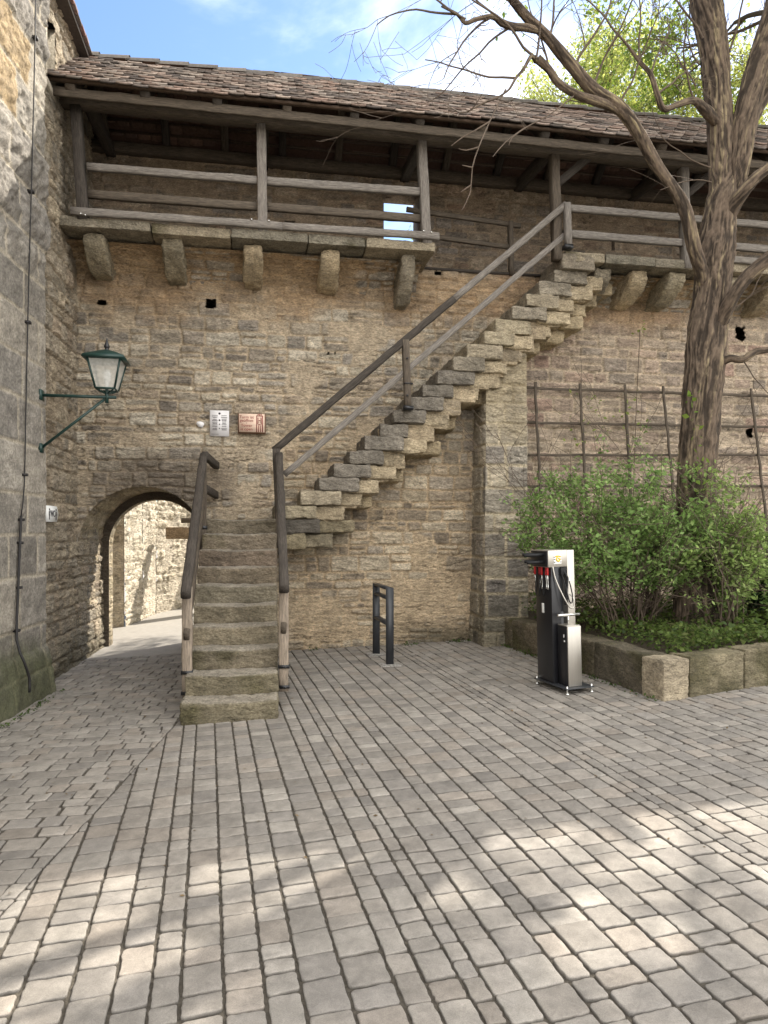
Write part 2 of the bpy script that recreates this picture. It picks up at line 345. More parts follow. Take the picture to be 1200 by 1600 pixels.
def tube(mbd, pts, rad, seg=8, col=(1, 1, 1), amp=0, seed=0, cap=True, step=None, ridge=0):
    pts = [Vector(p) for p in pts]; n = len(pts)
    if not hasattr(rad, '__len__'): rad = [rad]*n
    if n > 2 or step:                                   # catmull-rom resampling
        P = []; Rr = []
        for i in range(n-1):
            a, b, c2, d = pts[max(i-1, 0)], pts[i], pts[i+1], pts[min(i+2, n-1)]
            k = max(2, int((c2-b).length/(step or .08))) if n > 2 else max(2, int((c2-b).length/step))
            k = min(k, 60)
            for j in range(k):
                t = j/k; P.append(.5*((2*b)+(-a+c2)*t+(2*a-5*b+4*c2-d)*t*t+(-a+3*b-3*c2+d)*t**3)); Rr.append(rad[i]*(1-t)+rad[i+1]*t)
        P.append(pts[-1]); Rr.append(rad[-1]); pts, rad, n = P, Rr, len(P)
    v = np.zeros((n, seg, 3)); cc = np.zeros((n, seg, 3)); ref = Vector((0, 1, 0)); ln = 0
    th = np.arange(seg)*2*math.pi/seg
    for i in range(n):
        d = (pts[min(i+1, n-1)]-pts[max(i-1, 0)]).normalized()
        if i: ln += (pts[i]-pts[i-1]).length
        x = ref-d*ref.dot(d)
        if x.length < .01: x = Vector((1, 0, 0))-d*d.x
        x.normalize(); y = d.cross(x); ref = x
        rr = np.full(seg, rad[i])
        cf = np.ones(seg)
        if ridge:
            ca, sa = np.cos(th)*3.2, np.sin(th)*3.2
            L1 = ln*2.0/max(.3, 1)
            kk = max(8, 24*min(1, rad[i]/.17)); tx_ = th/6.2832*kk; wv = 1.6*fbm(tx_*.22+3, np.full(seg, ln*1.3), 3, seed+2)
            q = 1-np.abs(fbm(tx_+wv*2.2, np.full(seg, ln*2.6)+wv, 3, seed, .6))*6.0      # long interlacing ridges
            q2 = fbm(tx_*1.6, np.full(seg, ln*16.), 4, seed+5, .7)
            rr = rr*(1+ridge*(np.clip(q, -1, 1)*.55+q2*1.3)); rr = rr*(1+.09*fbm(ca*.35+ln*.8, sa*.35+ln*.5, 2, seed+9))
            cf = .38+.85*sst(-.3, .95, q+2.6*q2)
            lic = sst(.05, .30, fbm(ca*1.6+ln*2.1, sa*1.6+ln*1.9, 3, seed+31)+.25*q2)*sst(.1, .8, q)
        elif amp: rr = rr*(1+amp*fbm(np.cos(th)*2+ln*3, np.sin(th)*2+ln*2, 2, seed)*2)
        v[i] = np.array(pts[i])+np.cos(th)[:, None]*rr[:, None]*np.array(x)+np.sin(th)[:, None]*rr[:, None]*np.array(y)
        cc[i] = np.array(col)*cf[:, None]
        if ridge: cc[i] = cc[i]*(1-.75*lic[:, None])+np.array((.25, .20, .115))*.75*lic[:, None]*cf[:, None]
    idx = np.arange(n*seg).reshape(n, seg); nx = np.roll(idx, -1, axis=1)
    q = np.stack([idx[:-1], nx[:-1], nx[1:], idx[1:]], -1).reshape(-1, 4)
    base = mbd.n
    mbd.add(v.reshape(-1, 3), q, cc.reshape(-1, 3))
    if cap:
        mbd.fn.append([base+k for k in range(seg-1, -1, -1)]); mbd.fn.append([base+(n-1)*seg+k for k in range(seg)])
def leaves(mbd, cen, size, seed, cols, flat=.4, aspect=.55):
    g = np.random.RandomState(seed); cen = np.asarray(cen); n = len(cen)
    nm = g.normal(size=(n, 3)); nm[:, 2] += flat*2; nm /= np.linalg.norm(nm, axis=1)[:, None]
    a = g.normal(size=(n, 3)); a -= nm*(a*nm).sum(1)[:, None]; a /= np.linalg.norm(a, axis=1)[:, None]; b = np.cross(nm, a)
    s = size*(.6+.8*g.rand(n))[:, None]
    p0 = cen; p1 = cen+a*s*.5+b*s*aspect*.5+nm*s*.06; p2 = cen+a*s; p3 = cen+a*s*.5-b*s*aspect*.5+nm*s*.06
    V = np.stack([p0, p1, p2, p3], 1).reshape(-1, 3); q = np.arange(n*4).reshape(-1, 4)
    C = pal(g.rand(n), cols)*(.75+.5*g.rand(n))[:, None]
    mbd.add(V, q, np.repeat(C, 4, 0))
def grow(mbd, p, d, ln, r, lv, g, tips, bend=.35, up=.1, nb=(2, 4), seg=5, minr=.0025, shrink=.62):
    """recursive branch; tips collects points for leaves"""
    n = max(3, int(ln/.12)); pts = [Vector(p)]; d = Vector(d).normalized(); st = ln/n
    for i in range(n):
        d = (d+Vector((g.gauss(0, 1), g.gauss(0, 1), g.gauss(0, 1)))*bend*.33+Vector((0, 0, up*.3))).normalized(); pts.append(pts[-1]+d*st)
    rad = [max(minr, r*(1-.6*i/n)) for i in range(n+1)]
    tube(mbd, pts, rad, seg, cap=False, step=.15)
    if lv <= 1:
        for q in pts[1:]: tips.append(tuple(q))
    if lv > 0:
        for _ in range(g.randint(*nb)):
            i = g.randint(max(1, n//4), n); q = pts[i]
            dd = (d+Vector((g.gauss(0, 1), g.gauss(0, 1), g.gauss(0, .8)))*.75).normalized()
            grow(mbd, q, dd, ln*g.uniform(.45, .8), max(minr, rad[i]*shrink), lv-1, g, tips, bend, up, nb, max(3, seg-1), minr, shrink)
def text_mesh(name, s, size, m, parent, W, ext=.0015, align='CENTER'):
    cu = bpy.data.curves.new(name, 'FONT'); cu.body = s; cu.size = size; cu.extrude = ext; cu.align_x = align; cu.align_y = 'CENTER'
    o = bpy.data.objects.new(name+'_tmp', cu); me = bpy.data.meshes.new_from_object(o); bpy.data.objects.remove(o)
    me.name = name; me.materials.clear(); me.materials.append(m); return link(name, me, parent, W)
# ================================================================== GROUND
g0 = MB(); g0.add([(-90, -90, -.012-2.7), (90, -90, -.012+2.7), (90, 90, -.012+2.7), (-90, 90, -.012-2.7)], [(0, 1, 2, 3)])
g0.v[0][:, 2] = [gz(p[0])*(1 if abs(p[0]) < 1 else 1)-.03 for p in g0.v[0]]
tag(g0.build('ground', M_far), 'pale ground around the court', None, kind='structure')
jb = MB()
V = [(-4.5, -1.5), (12, -1.5), (12, 9.6), (-4.5, 9.6), ]
jb.add([(x, y, gz(x)-.0105) for x, y in V], [(0, 1, 2, 3)])
tag(jb.build('paving_joints', M_grout), 'dark sandy joints between the paving stones', None, kind='structure')
def clip(poly, nx, ny, d):     # keep nx*x+ny*y <= d
    o = []
    for i in range(len(poly)):
        a, b = poly[i], poly[(i+1) % len(poly)]; da = nx*a[0]+ny*a[1]-d; db = nx*b[0]+ny*b[1]-d
        if da <= 0: o.append(a)
        if da*db < 0: t = da/(da-db); o.append((a[0]+(b[0]-a[0])*t, a[1]+(b[1]-a[1])*t))
    return o
PV = [(.275,.25,.22), (.245,.225,.20), (.30,.27,.235), (.29,.25,.21), (.225,.208,.19), (.325,.30,.265), (.265,.243,.215)]
def paver(mbd, poly, g, joint=.0046):
    if len(poly) < 3: return
    A = sum(poly[i][0]*poly[(i+1) % len(poly)][1]-poly[(i+1) % len(poly)][0]*poly[i][1] for i in range(len(poly)))/2
    if A < 0: poly = poly[::-1]; A = -A
    if A < .0022: return
    cx = sum(p[0] for p in poly)/len(poly); cy = sum(p[1] for p in poly)/len(poly)
    near = math.hypot(cx, cy)
    # inset
    n = len(poly); ins = []
    for i in range(n):
        a, b, c = poly[i-1], poly[i], poly[(i+1) % n]
        e1 = (b[0]-a[0], b[1]-a[1]); e2 = (c[0]-b[0], c[1]-b[1]); l1 = math.hypot(*e1); l2 = math.hypot(*e2)
        if l1 < 1e-4 or l2 < 1e-4: continue
        n1 = (-e1[1]/l1, e1[0]/l1); n2 = (-e2[1]/l2, e2[0]/l2); k = 1+n1[0]*n2[0]+n1[1]*n2[1]
        if k < .2: k = .2
        ins.append((b[0]+(n1[0]+n2[0])/k*joint, b[1]+(n1[1]+n2[1])/k*joint))
    n = len(ins)
    if n < 3: return
    pts = []; rc = g.uniform(.006, .015); jt = []
    for i in range(n):
        a, b, c = ins[i-1], ins[i], ins[(i+1) % n]
        l1 = math.hypot(b[0]-a[0], b[1]-a[1]); l2 = math.hypot(c[0]-b[0], c[1]-b[1]); r1 = min(rc, l1*.35); r2 = min(rc, l2*.35)
        p = (b[0]+(a[0]-b[0])/l1*r1, b[1]+(a[1]-b[1])/l1*r1); q = (b[0]+(c[0]-b[0])/l2*r2, b[1]+(c[1]-b[1])/l2*r2)
        jj = g.uniform(.28, .5)
        pts += [p, (b[0]*jj+(p[0]+q[0])/2*(1-jj), b[1]*jj+(p[1]+q[1])/2*(1-jj)), q]; jt += [.0007, .0007, .0007]
        m = (5 if l2 > .09 else 3 if l2 > .04 else 1) if near < 5.5 else 2
        e = (ins[(i+1) % n][0]-q[0], ins[(i+1) % n][1]-q[1])
        for k in range(1, m): pts.append((q[0]+e[0]*k/m*.88, q[1]+e[1]*k/m*.88)); jt.append(min(.0026, l2*.02) if g.random() > .1 else .0045)
    pts = [(x+g.uniform(-j_, j_), y+g.uniform(-j_, j_)) for (x, y), j_ in zip(pts, jt)]; N = len(pts)
    tz = g.uniform(-.003, .003); tx = g.uniform(-.014, .014); ty = g.uniform(-.014, .014)
    def ring(k, z): return [(cx+(x-cx)*k, cy+(y-cy)*k, gz(x)+z+tz+tx*(x-cx)+ty*(y-cy)+g.uniform(-.0006, .0006)) for x, y in pts]
    v = ring(1, -.014)+ring(.995, -.0042)+ring(.97, -.0009)+ring(.90, 0)+ring(.5, .0003)+[(cx, cy, gz(cx)+tz+.001)]
    f = [[r*N+i, r*N+(i+1) % N, (r+1)*N+(i+1) % N, (r+1)*N+i] for r in range(4) for i in range(N)]+[[4*N+i, 4*N+(i+1) % N, 5*N] for i in range(N)]
    c = (np.array(g.choice(PV))*.55+np.array((.272, .246, .214))*.45)*g.uniform(.74, 1.02); cc = np.tile(c, (5*N+1, 1)); cc[:N] *= .45; cc[N:2*N] *= .78; cc[2*N:3*N] *= .97; cc[4*N:5*N] *= g.uniform(.93, 1.07)
    cc = cc*(1+.18*np.random.RandomState(int(g.random()*1e6)).rand(5*N+1, 1)-.09)
    mbd.add(v, f, cc)
pv = MB(); g = random.Random(11)
B0 = (-1.06, 3.14); B1 = (-.66, 6.2)                     # seam between the two paving fields
bd = (B1[0]-B0[0], B1[1]-B0[1]); bl = math.hypot(*bd); bn = (bd[1]/bl, -bd[0]/bl); bD = bn[0]*B0[0]+bn[1]*B0[1]
phi = R(-4.1)                                            # strips run away from the viewer, slightly left
ax = (math.cos(phi), -math.sin(phi)*1.0); dy_ = (math.sin(phi), math.cos(phi)); dx_ = (math.cos(phi), -math.sin(phi))
u = -3.2
while u < 8.6:
    wd = g.choice([.075, .095, .125, .135, .145, .15, .17]); wd *= g.uniform(.95, 1.05)
    v_ = .6+g.uniform(0, .15)
    while v_ < 10:
        l = g.uniform(.085, .19) if wd > .11 else g.uniform(.10, .17)
        P = [(u+.0010, v_), (u+wd-.0010, v_), (u+wd-.0010, v_+l), (u+.0010, v_+l)]
        j = [g.uniform(-.003, .003) for _ in range(8)]
        Q = [(a*dx_[0]+b*dy_[0]+j[2*i]*.4, a*dx_[1]+b*dy_[1]+j[2*i+1]*2) for i, (a, b) in enumerate(P)]
        cxq = sum(q[0] for q in Q)/4; cyq = sum(q[1] for q in Q)/4
        if cyq < 9.5 and cyq > .7 and cxq < 7.5 and cyq < 8.9+cxq*.2+.6:
            Q = clip(Q, -bn[0], -bn[1], -bD)
            if not (cxq > 3.45 and cyq > 6.6): paver(pv, Q, g)
        v_ += l
    u += wd
# left field: courses run across towards the archway
ph2 = math.atan2(bd[0], bd[1]); ex = (math.cos(ph2-R(4)), -math.sin(ph2-R(4))); ey = (math.sin(ph2-R(4)), math.cos(ph2-R(4)))
v_ = .2
while v_ < 13.5:
    hh = g.uniform(.095, .15); u = -4.6+g.uniform(0, .15)
    while u < .8:
        l = g.uniform(.10, .21)
        P = [(u, v_), (u+l, v_), (u+l, v_+hh), (u, v_+hh)]
        j = [g.uniform(-.004, .004) for _ in range(8)]
        Q = [(a*ex[0]+b*ey[0]+j[2*i]*2, a*ex[1]+b*ey[1]+j[2*i+1]) for i, (a, b) in enumerate(P)]
        cxq = sum(q[0] for q in Q)/4; cyq = sum(q[1] for q in Q)/4
        if -3.0 < cxq < .2 and cyq < 9.5: paver(pv, clip(Q, bn[0], bn[1], bD), g)
        u += l
    v_ += hh
tag(pv.build('pavement', M_pave), 'court paved with grey and buff rounded stones', None, kind='structure')
ln = MB(); ln.add([(x, y, gz(x)-.008) for x, y in [(-4.5, 9.5), (3, 9.5), (3, 40), (-4.5, 40)]], [(0, 1, 2, 3)])
tag(ln.build('lane', M_lane), 'sunlit lane beyond the archway', None, kind='structure')
# ================================================================== TOWN WALL
tw = thing('town_wall', 'long rubble stone town wall with round archway, behind the stairs and trellis', 'wall', (0, 9.25, 0))
AC = (-1.455, 1.345, .765)      # archway centre x, z, radius
Lw = Layout(3, 16, 6, (.075, .21), (.13, .46), .3)
Lt2 = Layout(9, 16, 6, (.12, .24), (.2, .5), .12)
X0 = -2.5; ZB = -.25
HOLES = [(at(330, 475, 9.25), .07, .06), (at(160, 473, 9.25), .06, .035), (at(1156, 521, 9.25), .08, .11), (at(1170, 677, 9.25), .055, .07), (at(684, 428, 9.25), .05, .03), (at(513, 552, 9.25), .012, .02), (at(523, 552, 9.25), .012, .02)]
def wall_fn(u, v):
    X = u+X0; Z = v+ZB
    h1, c1 = rubble(u, v, Lw, 1, plaster=.44, depth=.028, tex=.026)
    h2, c2 = rubble(u, v, Lt2, 70, plaster=.26, palette=P_TREL, mortar=(.60, .485, .355), mw=.02, warp=.02)
    k = sst(2.9, 3.3, X+.12*fbm(u*2, v*2, 2, 5))
    h = h1*(1-k)+h2*k; c = c1*(1-k[..., None])+c2*k[..., None]
    return h, c
def wall_tint(u, v, c):
    X = u+X0; Z = v+ZB
    n = fbm(u*1.6, v*1.6, 4, 91)
    # soot and old render round the archway
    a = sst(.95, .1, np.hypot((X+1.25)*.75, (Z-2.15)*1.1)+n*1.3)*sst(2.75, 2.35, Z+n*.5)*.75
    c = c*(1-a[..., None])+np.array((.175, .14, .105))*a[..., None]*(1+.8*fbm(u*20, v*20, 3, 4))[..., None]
    # fresh warm render just under the walkway brackets
    b = sst(4.15, 4.65, Z+n*.9)*.7*sst(5.2, 4.9, Z); b = b*sst(6.5, 5.5, X)
    c = c*(1-b[..., None])+np.array((.45, .30, .165))*b[..., None]*(1+1.0*fbm(u*11, v*14, 4, 14))[..., None]
    # golden tone under the stair
    d = sst(.0, .6, X)*sst(3.4, 2.9, X)*sst(3.4, 2.2, Z+n)*.22
    c = c*(1-d[..., None])+c*np.array((1.22, 1.0, .68))*d[..., None]
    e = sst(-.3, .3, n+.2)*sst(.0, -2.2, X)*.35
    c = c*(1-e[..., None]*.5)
    m = sst(.42, .05, Z-gz(1)*1+n*.5)*sst(1.2, 2.6, X)*.75       # damp, mossy foot
    c = c*(1-m[..., None])+np.array((.07, .065, .04))*m[..., None]
    return c
def wall_mask(u, v):
    X = u+X0; Z = v+ZB
    m = ((abs(X-AC[0]) < AC[2]) & (Z < AC[1])) | (np.hypot(X-AC[0], Z-AC[1]) < AC[2])
    for p, a, b in HOLES: m |= (abs((X-p.x)/a)**3+abs((Z-p.z)/b)**3) < 1+1.6*fbm(X*26, Z*26, 2, 3)
    return m
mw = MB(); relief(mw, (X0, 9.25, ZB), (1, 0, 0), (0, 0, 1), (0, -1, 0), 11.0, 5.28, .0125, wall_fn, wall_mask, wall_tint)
mw.box((8.45, 9.26, -.25), (16, 10.7, 5.03), (.3, .25, .19))
# back face, top
ZT = 5.03
mw.add([(X0-4, 10.75, ZB), (AC[0]-.66, 10.75, ZB), (AC[0]-.66, 10.75, ZT), (X0-4, 10.75, ZT)], [(0, 1, 2, 3)], (.3, .25, .19))
mw.add([(AC[0]+.66, 10.75, ZB), (16, 10.75, ZB), (16, 10.75, ZT), (AC[0]+.66, 10.75, ZT)], [(0, 1, 2, 3)], (.3, .25, .19))
mw.add([(AC[0]-.66, 10.75, 2.05), (AC[0]+.66, 10.75, 2.05), (AC[0]+.66, 10.75, ZT), (AC[0]-.66, 10.75, ZT)], [(0, 1, 2, 3)], (.3, .25, .19))
mw.add([(X0-4, 9.27, ZT), (16, 9.27, ZT), (16, 10.75, ZT), (X0-4, 10.75, ZT)], [(0, 1, 2, 3)], (.25, .21, .17))
mw.build('wall_face', M_wall, tw, smooth=True)
# arch reveal: outer barrel then a rebated inner barrel
Lr = Layout(21, 6, 3, (.10, .22), (.18, .42), .1)
def barrel(rad, y0, y1, seedo):
    m = MB(); side = AC[1]-ZB; arc = math.pi*rad; W = 2*side+arc
    def fp(u, v):
        a = np.clip((u-side)/rad, 0, math.pi)
        X = AC[0]-rad*np.cos(a); Z = AC[1]+rad*np.sin(a)
        Z = np.where(u < side, ZB+u, Z); Z = np.where(u > side+arc, AC[1]-(u-side-arc), Z)
        P = np.stack([X, y0+v, Z], -1)
        N = np.stack([np.cos(a), np.zeros_like(a), -np.sin(a)*1.0], -1)
        N[u < side] = (1, 0, 0); N[u > side+arc] = (-1, 0, 0)
        return P, N
    def fn(u, v):
        h, c = rubble(v+3, u, Lr, seedo, plaster=.33, depth=.018, palette=[(.37,.31,.21), (.44,.37,.25), (.32,.265,.19), (.49,.41,.29)], mortar=(.46,.375,.25))
        e = sst(0, .03, v)*sst(0, .03, (y1-y0)-v)
        return (h-.012)*e, c
    surf(m, fp, W, y1-y0, .016, fn); return m
barrel(AC[2], 9.25, 10.5, 33).build('arch_reveal', M_wall, tw, smooth=True)
b2 = barrel(.655, 10.5, 10.76, 44)
pts = []                                                  # rebate face
for k in range(41):
    if k < 5: a, z = 0, ZB+(AC[1]-ZB)*k/5; p = [(AC[0]-r, 10.5, z) for r in (.655, .785)]
    elif k > 35: a, z = 0, ZB+(AC[1]-ZB)*(40-k)/5; p = [(AC[0]+r, 10.5, z) for r in (.655, .785)]
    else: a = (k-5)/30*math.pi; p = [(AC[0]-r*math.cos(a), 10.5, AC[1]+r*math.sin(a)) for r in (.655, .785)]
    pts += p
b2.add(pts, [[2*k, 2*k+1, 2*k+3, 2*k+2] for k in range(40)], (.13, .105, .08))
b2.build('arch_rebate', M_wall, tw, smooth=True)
# parapet behind the walkway
Lp = Layout(31, 17, 3, (.10, .22), (.16, .45), .25)
WIN = [(1.73, 2.26, 5.66, 6.47)]
sm = [(at(453, 350, 10), .07, .045), (at(958, 383, 10), .022, .075)]
def par_mask(u, v):
    X = u-2.6; Z = v+5.0; m = np.zeros(u.shape, bool)
    for a, b, c, d in WIN: m |= (X > a) & (X < b) & (Z > c) & (Z < d)
    for p, a, b in sm: m |= (abs(X-p.x) < a) & (abs(Z-p.z) < b)
    return m
pp = MB()
def par_fn(u, v):
    h, c = rubble(u, v, Lp, 120, plaster=.42, palette=[(.30,.24,.18), (.38,.30,.215), (.28,.24,.20), (.45,.36,.26), (.34,.235,.165)], mortar=(.43, .33, .23))
    return h, c
relief(pp, (-2.6, 10.0, 5.0), (1, 0, 0), (0, 0, 1), (0, -1, 0), 11.2, 1.72, .018, par_fn, par_mask)
cw = (.26, .20, .15)
def pbox(x0, x1, z0, z1): pp.box((x0, 10.03, z0), (x1, 10.5, z1), cw)
# body of the parapet with real through-openings
xs = sorted([(WIN[0][0], WIN[0][1], WIN[0][2], WIN[0][3])]+[(p.x-a, p.x+a, p.z-b, p.z+b) for p, a, b in sm])
cur = -6.0
for x0, x1, z0, z1 in xs:
    pbox(cur, x0, 5.0, 6.70); pbox(x0, x1, 5.0, z0); pbox(x0, x1, z1, 6.70); cur = x1
pbox(cur, 16, 5.0, 6.70)
pp.build('parapet', M_wall, tw, smooth=False)
# pier under the upper flight
def pier():
    m = MB(); Lb = Layout(51, 6, 5, (.16, .34), (.25, .5), 0)
    a = at(762, 900, 8.72); xl, xr = 2.80, 3.36; zt = 4.05
    def fn(u, v): return rubble(u, v, Lb, 140, plaster=.2, depth=.02, palette=[(.26,.23,.20), (.38,.335,.265), (.48,.41,.30), (.33,.295,.245), (.53,.455,.335)], mortar=(.58, .49, .345), mw=.02, warp=.016)
    def tint(u, v, c):
        k = sst(.9, .1, v-.25+fbm(u*2, v*2, 3, 6)*.8)*.6; c = c*(1-k[..., None])+np.array((.075, .068, .04))*k[..., None]
        k = sst(2.9, 3.5, v+fbm(u*2, v*2, 3, 8)*.8)*.7; return c*(1-k[..., None])+np.array((.36, .29, .18))*(1+fbm(u*9, v*9, 3, 2))[..., None]*k[..., None]
    def fpF(u, v):   # front face, slightly battered and curving in under the steps
        k = v/4.3; P = np.stack([xl-.02+u*(1-.12*k)+.06*k-0*u, 8.66+.06*k+0*u, v-.2], -1); N = np.zeros(P.shape); N[..., 1] = -1; return P, N
    surf(m, fpF, xr-xl+.04, zt+.2, .014, lambda u, v: (fn(u, v)[0]*sst(0, .03, u)*sst(xr-xl+.04, xr-xl+.01, u), fn(u, v)[1]), tint)
    for sx_, nx_ in ((0, -1), (1, 1)):
        def fpS(u, v, sx_=sx_, nx_=nx_):
            k = v/4.3; w_ = xr-xl+.04; x = xl-.02+(w_ if sx_ else 0)*(1-.12*k)+.06*k
            P = np.stack([x+0*u, 8.66+.06*k+u, v-.2], -1); N = np.zeros(P.shape); N[..., 0] = nx_; return P, N
        surf(m, fpS, .62, zt+.2, .016, lambda u, v: (fn(u+3, v)[0]*sst(0, .03, u), fn(u+3, v)[1]*.9), tint)
    return m
pier().build('pier', M_wall, tw, smooth=True)
# ================================================================== TOWER
tr = thing('tower', 'tall stone tower with big grey ashlar blocks, sunlit at its top, left of the archway', 'tower', (-2.3, 7.6, 0))
La = Layout(61, 7, 8, (.33, .52), (.5, 1.0), 0)
def tx(Y): return -2.145-.085*(7.62-Y)
def ash_fn(u, v):
    uw = u+.008*fbm(u*9, v*9, 2, 8); vw = v+.008*fbm(u*9, v*9, 2, 18)
    d, rr = La.ev(uw, vw); k = sst(.010, .022, d); up = sst(4.1, 4.6, v+.2*fbm(u*2, v*2, 2, 3))
    pillow = sst(0, .16, d)*.035*up*(rr[..., 0] > .25)
    h = k*.010*(.3+rr[..., 0])+pillow+fbm(u*11, v*11, 4, 9)*(.014+.07*up*k)+fbm(u*45, v*45, 2, 10)*.007
    c = pal(rr[..., 1], P_GREY)*(.85+.3*rr[..., 0])[..., None]
    warm = ((rr[..., 2] > .88) & (v > 3.8))[..., None]; c = np.where(warm, np.array((.36, .27, .16))*(.9+.2*rr[..., 3])[..., None], c)
    c = c*(1+.7*fbm(u*5, v*12, 4, 12)+.6*fbm(u*50, v*50, 2, 13))[..., None]
    c = c*(1-up[..., None]*k[..., None]*0)+0
    mo = np.array((.42, .37, .29))*(1+.4*fbm(u*20, v*20, 3, 31))[..., None]
    return h, np.clip(c*k[..., None]+mo*(1-k[..., None]), .01, .8)
def ash_tint(u, v, c):
    n = fbm(u*2.2, v*2.2, 4, 37); k = sst(1.0, .35, v+n*.9)*.85
    gcol = np.array((.075, .08, .035))*(1+.9*fbm(u*8, v*8, 3, 38))[..., None]
    return c*(1-k[..., None])+gcol*k[..., None]
am = MB()
def fpA(u, v):
    Y = 1.0+u; foot = np.clip((.62-v)/.62, 0, 1)
    X = tx(Y)+.12*np.sqrt(1-(1-foot)**2+1e-6)*(.75+.5*fbm(u*3, v*2, 2, 71))
    P = np.stack([X, Y, v-.22], -1); N = np.zeros(P.shape); N[..., 0] = 1; return P, N
surf(am, fpA, 6.62, 7.7, .016, ash_fn, ash_tint)
am.add([(-2.145, 7.62, -.2), (-2.6, 7.62, -.2), (-2.6, 7.62, 7.45), (-2.145, 7.62, 7.45)], [(0, 1, 2, 3)], (.28, .25, .2))
am.build('ashlar_face', M_ash, tr, smooth=True)
rm = MB(); Ls = Layout(63, 3, 8, (.10, .26), (.16, .42), .15)
def rub_fn(u, v):
    h, c = rubble(u, v, Ls, 160, plaster=.30, depth=.03, palette=[(.38,.32,.24), (.31,.27,.21), (.45,.375,.27), (.35,.28,.205)], mortar=(.34, .275, .195), lam=.02, tex=.03)
    k = sst(.7, .2, v+fbm(u*2, v*2, 3, 4)*.5)*.6; c = c*(1-k[..., None])+np.array((.08, .075, .045))*k[..., None]
    return h+.03*sst(.7, .2, v), c
def sm_mask(u, v):     # slit window near the top
    Y = 7.6+u; Z = v-.2
    return (Y > 8.08) & (Y < 8.34) & (Z > 6.35) & (Z < 7.05)
relief(rm, (-2.27, 7.6, -.2), (.02, 1, 0), (0, 0, 1), (1, 0, 0), 3.2, 7.6, .015, rub_fn, sm_mask)
rm.build('rubble_face', M_wall, tr, smooth=True)
sd = MB()
sd.box((-8, .98, -.3), (-2.95, 10.8, 7.38), (.3, .26, .2))
for (lo, hi) in [((-2.6, 8.34, 6.3), (-2.245, 8.42, 7.08)), ((-2.6, 8.0, 6.3), (-2.25, 8.08, 7.08)), ((-2.6, 8.0, 6.27), (-2.225, 8.42, 6.35))]: sd.box(lo, hi, (.42, .37, .29))
sd.build('window_jamb', M_ash, tr)
rf = MB()
rf.box((-9, .8, 7.40), (-2.10, 11.2, 7.46), (.07, .055, .045))
for k in range(60):
    y = .8+k*.174
    for q in range(4):
        rf.box((-2.10+.035-q*.14, y, 7.462+.0+q*.10), (-2.10-.2-q*.14, y+.166, 7.482+q*.10+.012*((k*7+q) % 3)), (.12+.03*((k*5) % 3), .10, .085))
rf.add([(-2.1, .8, 7.47), (-9, .8, 12), (-9, 11.2, 12), (-2.1, 11.2, 7.47)], [(0, 1, 2, 3)], (.12, .1, .085))
rf.build('eaves', M_tile, tr)
# ================================================================== COVERED WALKWAY
cwk = thing('covered_walkway', 'roofed timber wall walk on stone brackets along the top of the wall', 'walkway', (0, 8.6, 5.0))
XE = 12.0
posts = [(128, 8), (408, 0), (664, 6), (868, 3), (1070, 4)]
PX = []
for i, (px, lean) in enumerate(posts):
    a = at(px, 340, 8.55); PX.append(a.x)
    wd = .125 if i != 0 else .14
    dk = {0: M_wood_d, 1: M_wood, 2: M_wood, 3: M_wood_m, 4: M_wood}[i]
    beam('post', (a.x+.02, 8.55, 5.08 if i < 3 else 5.0), (a.x-lean*.008, 8.55, 6.36), .11, wd, dk, cwk, i)
for X in (7.4, 9.3, 11.2): beam('post', (X, 8.55, 5.0), (X, 8.55, 6.36), .11, .12, M_wood, cwk, 9)
# plates
beam('front_plate', (-2.24, 8.55, 6.45), (XE, 8.55, 6.36), .15, .17, M_wood_m, cwk, 1)
beam('fascia', (-2.24, 8.22, 6.335), (XE, 8.22, 6.25), .03, .10, M_wood_m, cwk, 2)
beam('rear_plate', (-2.4, 9.95, 6.66), (XE, 9.95, 6.62), .14, .13, M_wood_m, cwk, 3)
# rails left bay pair, right bays
def rail(x0, x1, z0, z1, y, h, m, sd_=1, wd=.06): beam('rail', (x0, y, z0), (x1, y, z1), wd, h, m, cwk, sd_)
rail(PX[0]+.06, PX[1]-.05, 5.695, 5.70, 8.54, .085, M_wood, 2); rail(PX[1]+.05, PX[2]-.05, 5.70, 5.725, 8.54, .095, M_wood, 3)
rail(PX[0]+.06, PX[1]-.05, 5.40, 5.40, 8.57, .095, M_wood_m, 4); rail(PX[1]+.05, PX[2]-.05, 5.41, 5.41, 8.57, .095, M_wood_m, 5)
rail(PX[0]-.1, PX[1]+.25, 5.15, 5.15, 8.47, .085, M_wood, 6, .05); rail(PX[1]+.25, PX[2]+.16, 5.15, 5.165, 8.47, .085, M_wood, 7, .05)
q = at(797, 350, 9.2)
rail(PX[2]-.1, q.x+.15, 5.80, 5.70, 9.2, .06, M_wood_m, 8, .05); rail(PX[2]-.1, q.x, 5.49, 5.40, 9.2, .06, M_wood_m, 9, .05)
beam('post', (q.x+.02, 9.2, 5.02), (q.x, 9.2, 5.74), .06, .09, M_wood_m, cwk, 21)
xr0 = PX[3]+.10
rail(xr0, PX[4], 5.665, 5.66, 8.52, .09, M_wood, 10); rail(PX[4], XE, 5.66, 5.64, 8.52, .09, M_wood, 11)
rail(xr0, PX[4]-.03, 5.345, 5.34, 8.54, .095, M_wood, 12); rail(PX[4]+.06, XE, 5.35, 5.30, 8.54, .095, M_wood, 13)
rail(PX[4]+.05, XE, 5.14, 5.14, 8.47, .085, M_wood, 14, .05)
beam('brace', (PX[4]+.0, 8.55, 5.45), (PX[4]+.17, 8.55, 5.08), .05, .07, M_wood, cwk, 5)
